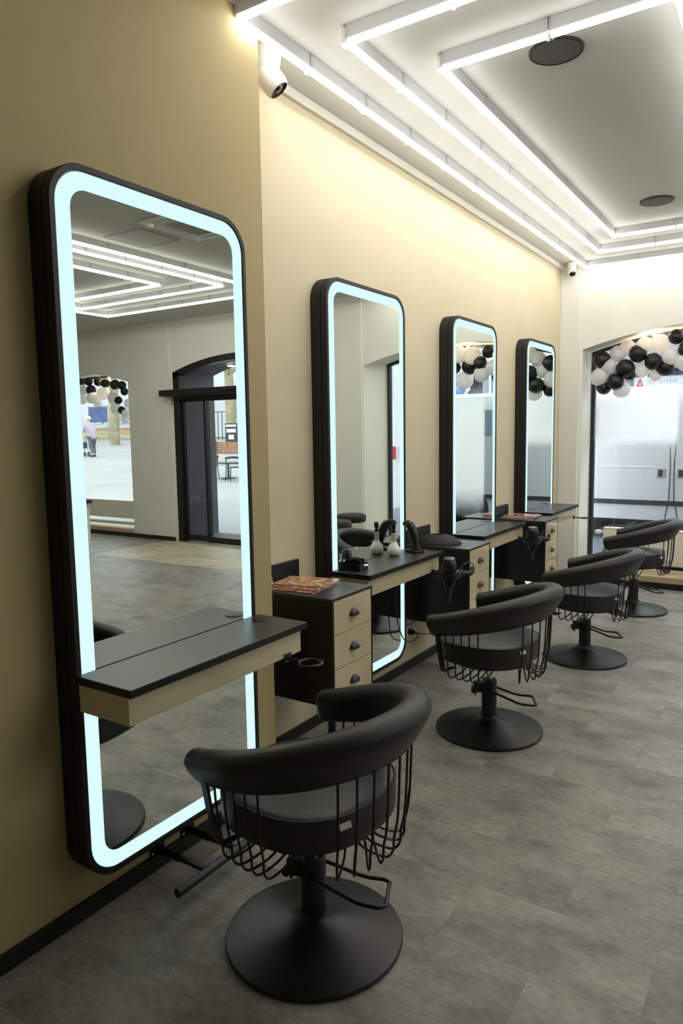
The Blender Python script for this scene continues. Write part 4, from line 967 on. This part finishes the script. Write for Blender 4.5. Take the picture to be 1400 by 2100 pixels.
t=thing('menu_board','small dark advertising board by the tree trunk','sign',(19.3,23.6,gz(23.6)))
bm=new(); box(bm,0,.7,0,.08,.25,1.1,.01); obj('board',bm,dark,t); bm=new(); box(bm,.08,.62,-.01,0,.7,.85); box(bm,.2,.5,-.01,0,.4,.6); box(bm,.05,.65,-.01,0,.95,1.04); obj('print',bm,label_white,t); bm=new(); box(bm,.05,.1,0,.08,0,.25); box(bm,.6,.65,0,.08,0,.25); obj('foot',bm,dark,t)
t=thing('railing','dark metal railing beyond the tree','fence',(23,29,gz(29)))
for k in range(14): bm=new(); box(bm,k*.3,k*.3+.03,0,.03,0,1.5); obj('bar',bm,dark,t)
bm=new(); box(bm,0,3.93,0,.03,1.5,1.54); box(bm,0,3.93,0,.03,.1,.14); obj('rail',bm,dark,t)
# person with walker (faces +x)
def skin(name,verts,edges,radii,mt,parent,sub=2,root=0):
    me=bpy.data.meshes.new(name); me.from_pydata(verts,edges,[]); o=bpy.data.objects.new(name,me); C.objects.link(o); o.parent=parent
    md=o.modifiers.new('skin','SKIN'); md.use_smooth_shade=True
    for v,r in zip(me.skin_vertices[0].data,radii): v.radius=(r[0],r[1]) if isinstance(r,tuple) else (r,r)
    me.skin_vertices[0].data[root].use_root=True
    sb=o.modifiers.new('sub','SUBSURF'); sb.levels=sub; sb.render_levels=sub; me.materials.append(mt); return o
py=19.5; t=thing('person','person in lilac padded coat and pale hat pushing a walker','person',(23.75,py,gz(py)))
skinm=mat('skin',srgb(205,165,145),.6)
V=[(0,0,.82),(.03,0,1.0),(.09,0,1.2),(.13,0,1.36),(.17,0,1.44),(.22,0,1.56),(.14,.16,1.3),(.24,.2,1.1),(.44,.19,.98),(.50,.19,.96),(.14,-.16,1.3),(.24,-.2,1.1),(.44,-.19,.98),(.50,-.19,.96),(-.02,.09,.8),(.05,.1,.45),(.0,.1,.09),(.12,.1,.04),(-.02,-.09,.8),(-.02,-.1,.45),(-.16,-.1,.12),(-.06,-.1,.04)]
E_=[(0,1),(1,2),(2,3),(3,4),(4,5),(2,6),(6,7),(7,8),(8,9),(2,10),(10,11),(11,12),(12,13),(0,14),(14,15),(15,16),(16,17),(0,18),(18,19),(19,20),(20,21)]
Rr=[.15,.15,.16,.07,.06,.1,.07,.05,.035,.03,.07,.05,.035,.03,.09,.065,.045,.04,.09,.065,.045,.04]
skin('body',V,E_,Rr,skinm,t)
coat=mat('lilac_coat',srgb(168,150,165),.7,noise=.12,scale=20)
skin('coat',[(-.06,0,.68),(-.02,0,.85),(.03,0,1.02),(.09,0,1.2),(.14,0,1.34),(.14,.17,1.3),(.24,.22,1.1),(.42,.2,1.0),(.14,-.17,1.3),(.24,-.22,1.1),(.42,-.2,1.0)],[(0,1),(1,2),(2,3),(3,4),(3,5),(5,6),(6,7),(3,8),(8,9),(9,10)],[(.2,.25),(.2,.24),(.19,.22),(.17,.2),(.1,.11),.09,.075,.06,.09,.075,.06],coat,t)
trs=mat('grey_trousers',srgb(85,88,98),.8)
skin('trousers',[(-.02,0,.8),(-.02,.09,.75),(.05,.1,.45),(.0,.1,.12),(-.02,-.09,.75),(-.02,-.1,.45),(-.16,-.1,.14)],[(0,1),(1,2),(2,3),(0,4),(4,5),(5,6)],[.14,.11,.085,.07,.11,.085,.07],trs,t)
bm=new()
for (sx,sy,sz) in((.05,.1,0),(-.12,-.1,0)): box(bm,sx-.1,sx+.15,sy-.05,sy+.05,.0,.1,.03)
obj('shoes',bm,mat('dark_shoe',srgb(60,60,66),.6),t)
bm=new(); lathe(bm,[(.115,-.01),(.125,.0),(.12,.05),(.09,.11),(0,.13)],20,(.2,0,1.59)); lathe(bm,[(.12,.0),(.135,.02),(.13,.045),(.11,.04)],20,(.2,0,1.57)); obj('hat',bm,mat('pale_hat',srgb(215,205,210),.8),t,smooth=60)
t=thing('walker','dark wheeled walker with bag pushed by the person','walker',(24.42,py,gz(py)))
bm=new()
for s in(-.2,.2):
    tube(bm,[(-.12,s,.97),(.02,s,.9),(.12,s,.12)],.014,8); tube(bm,[(.02,s,.9),(-.16,s,.12)],.014,8)
tube(bm,[(-.02,-.2,.5),(-.02,.2,.5)],.012,8); obj('frame',bm,steel_grey,t,smooth=50)
bm=new(); box(bm,-.12,.12,-.17,.17,.35,.62,.03); obj('bag',bm,mat('walker_bag',srgb(60,62,70),.8),t)
for xx in(-.16,.12):
    for s in(-.2,.2):
        bm=new(); lathe(bm,[(.03,-.015),(.1,-.015),(.1,.015),(.03,.015)],20,(xx,s,.1),'y'); obj('wheel',bm,dark,t,smooth=30)
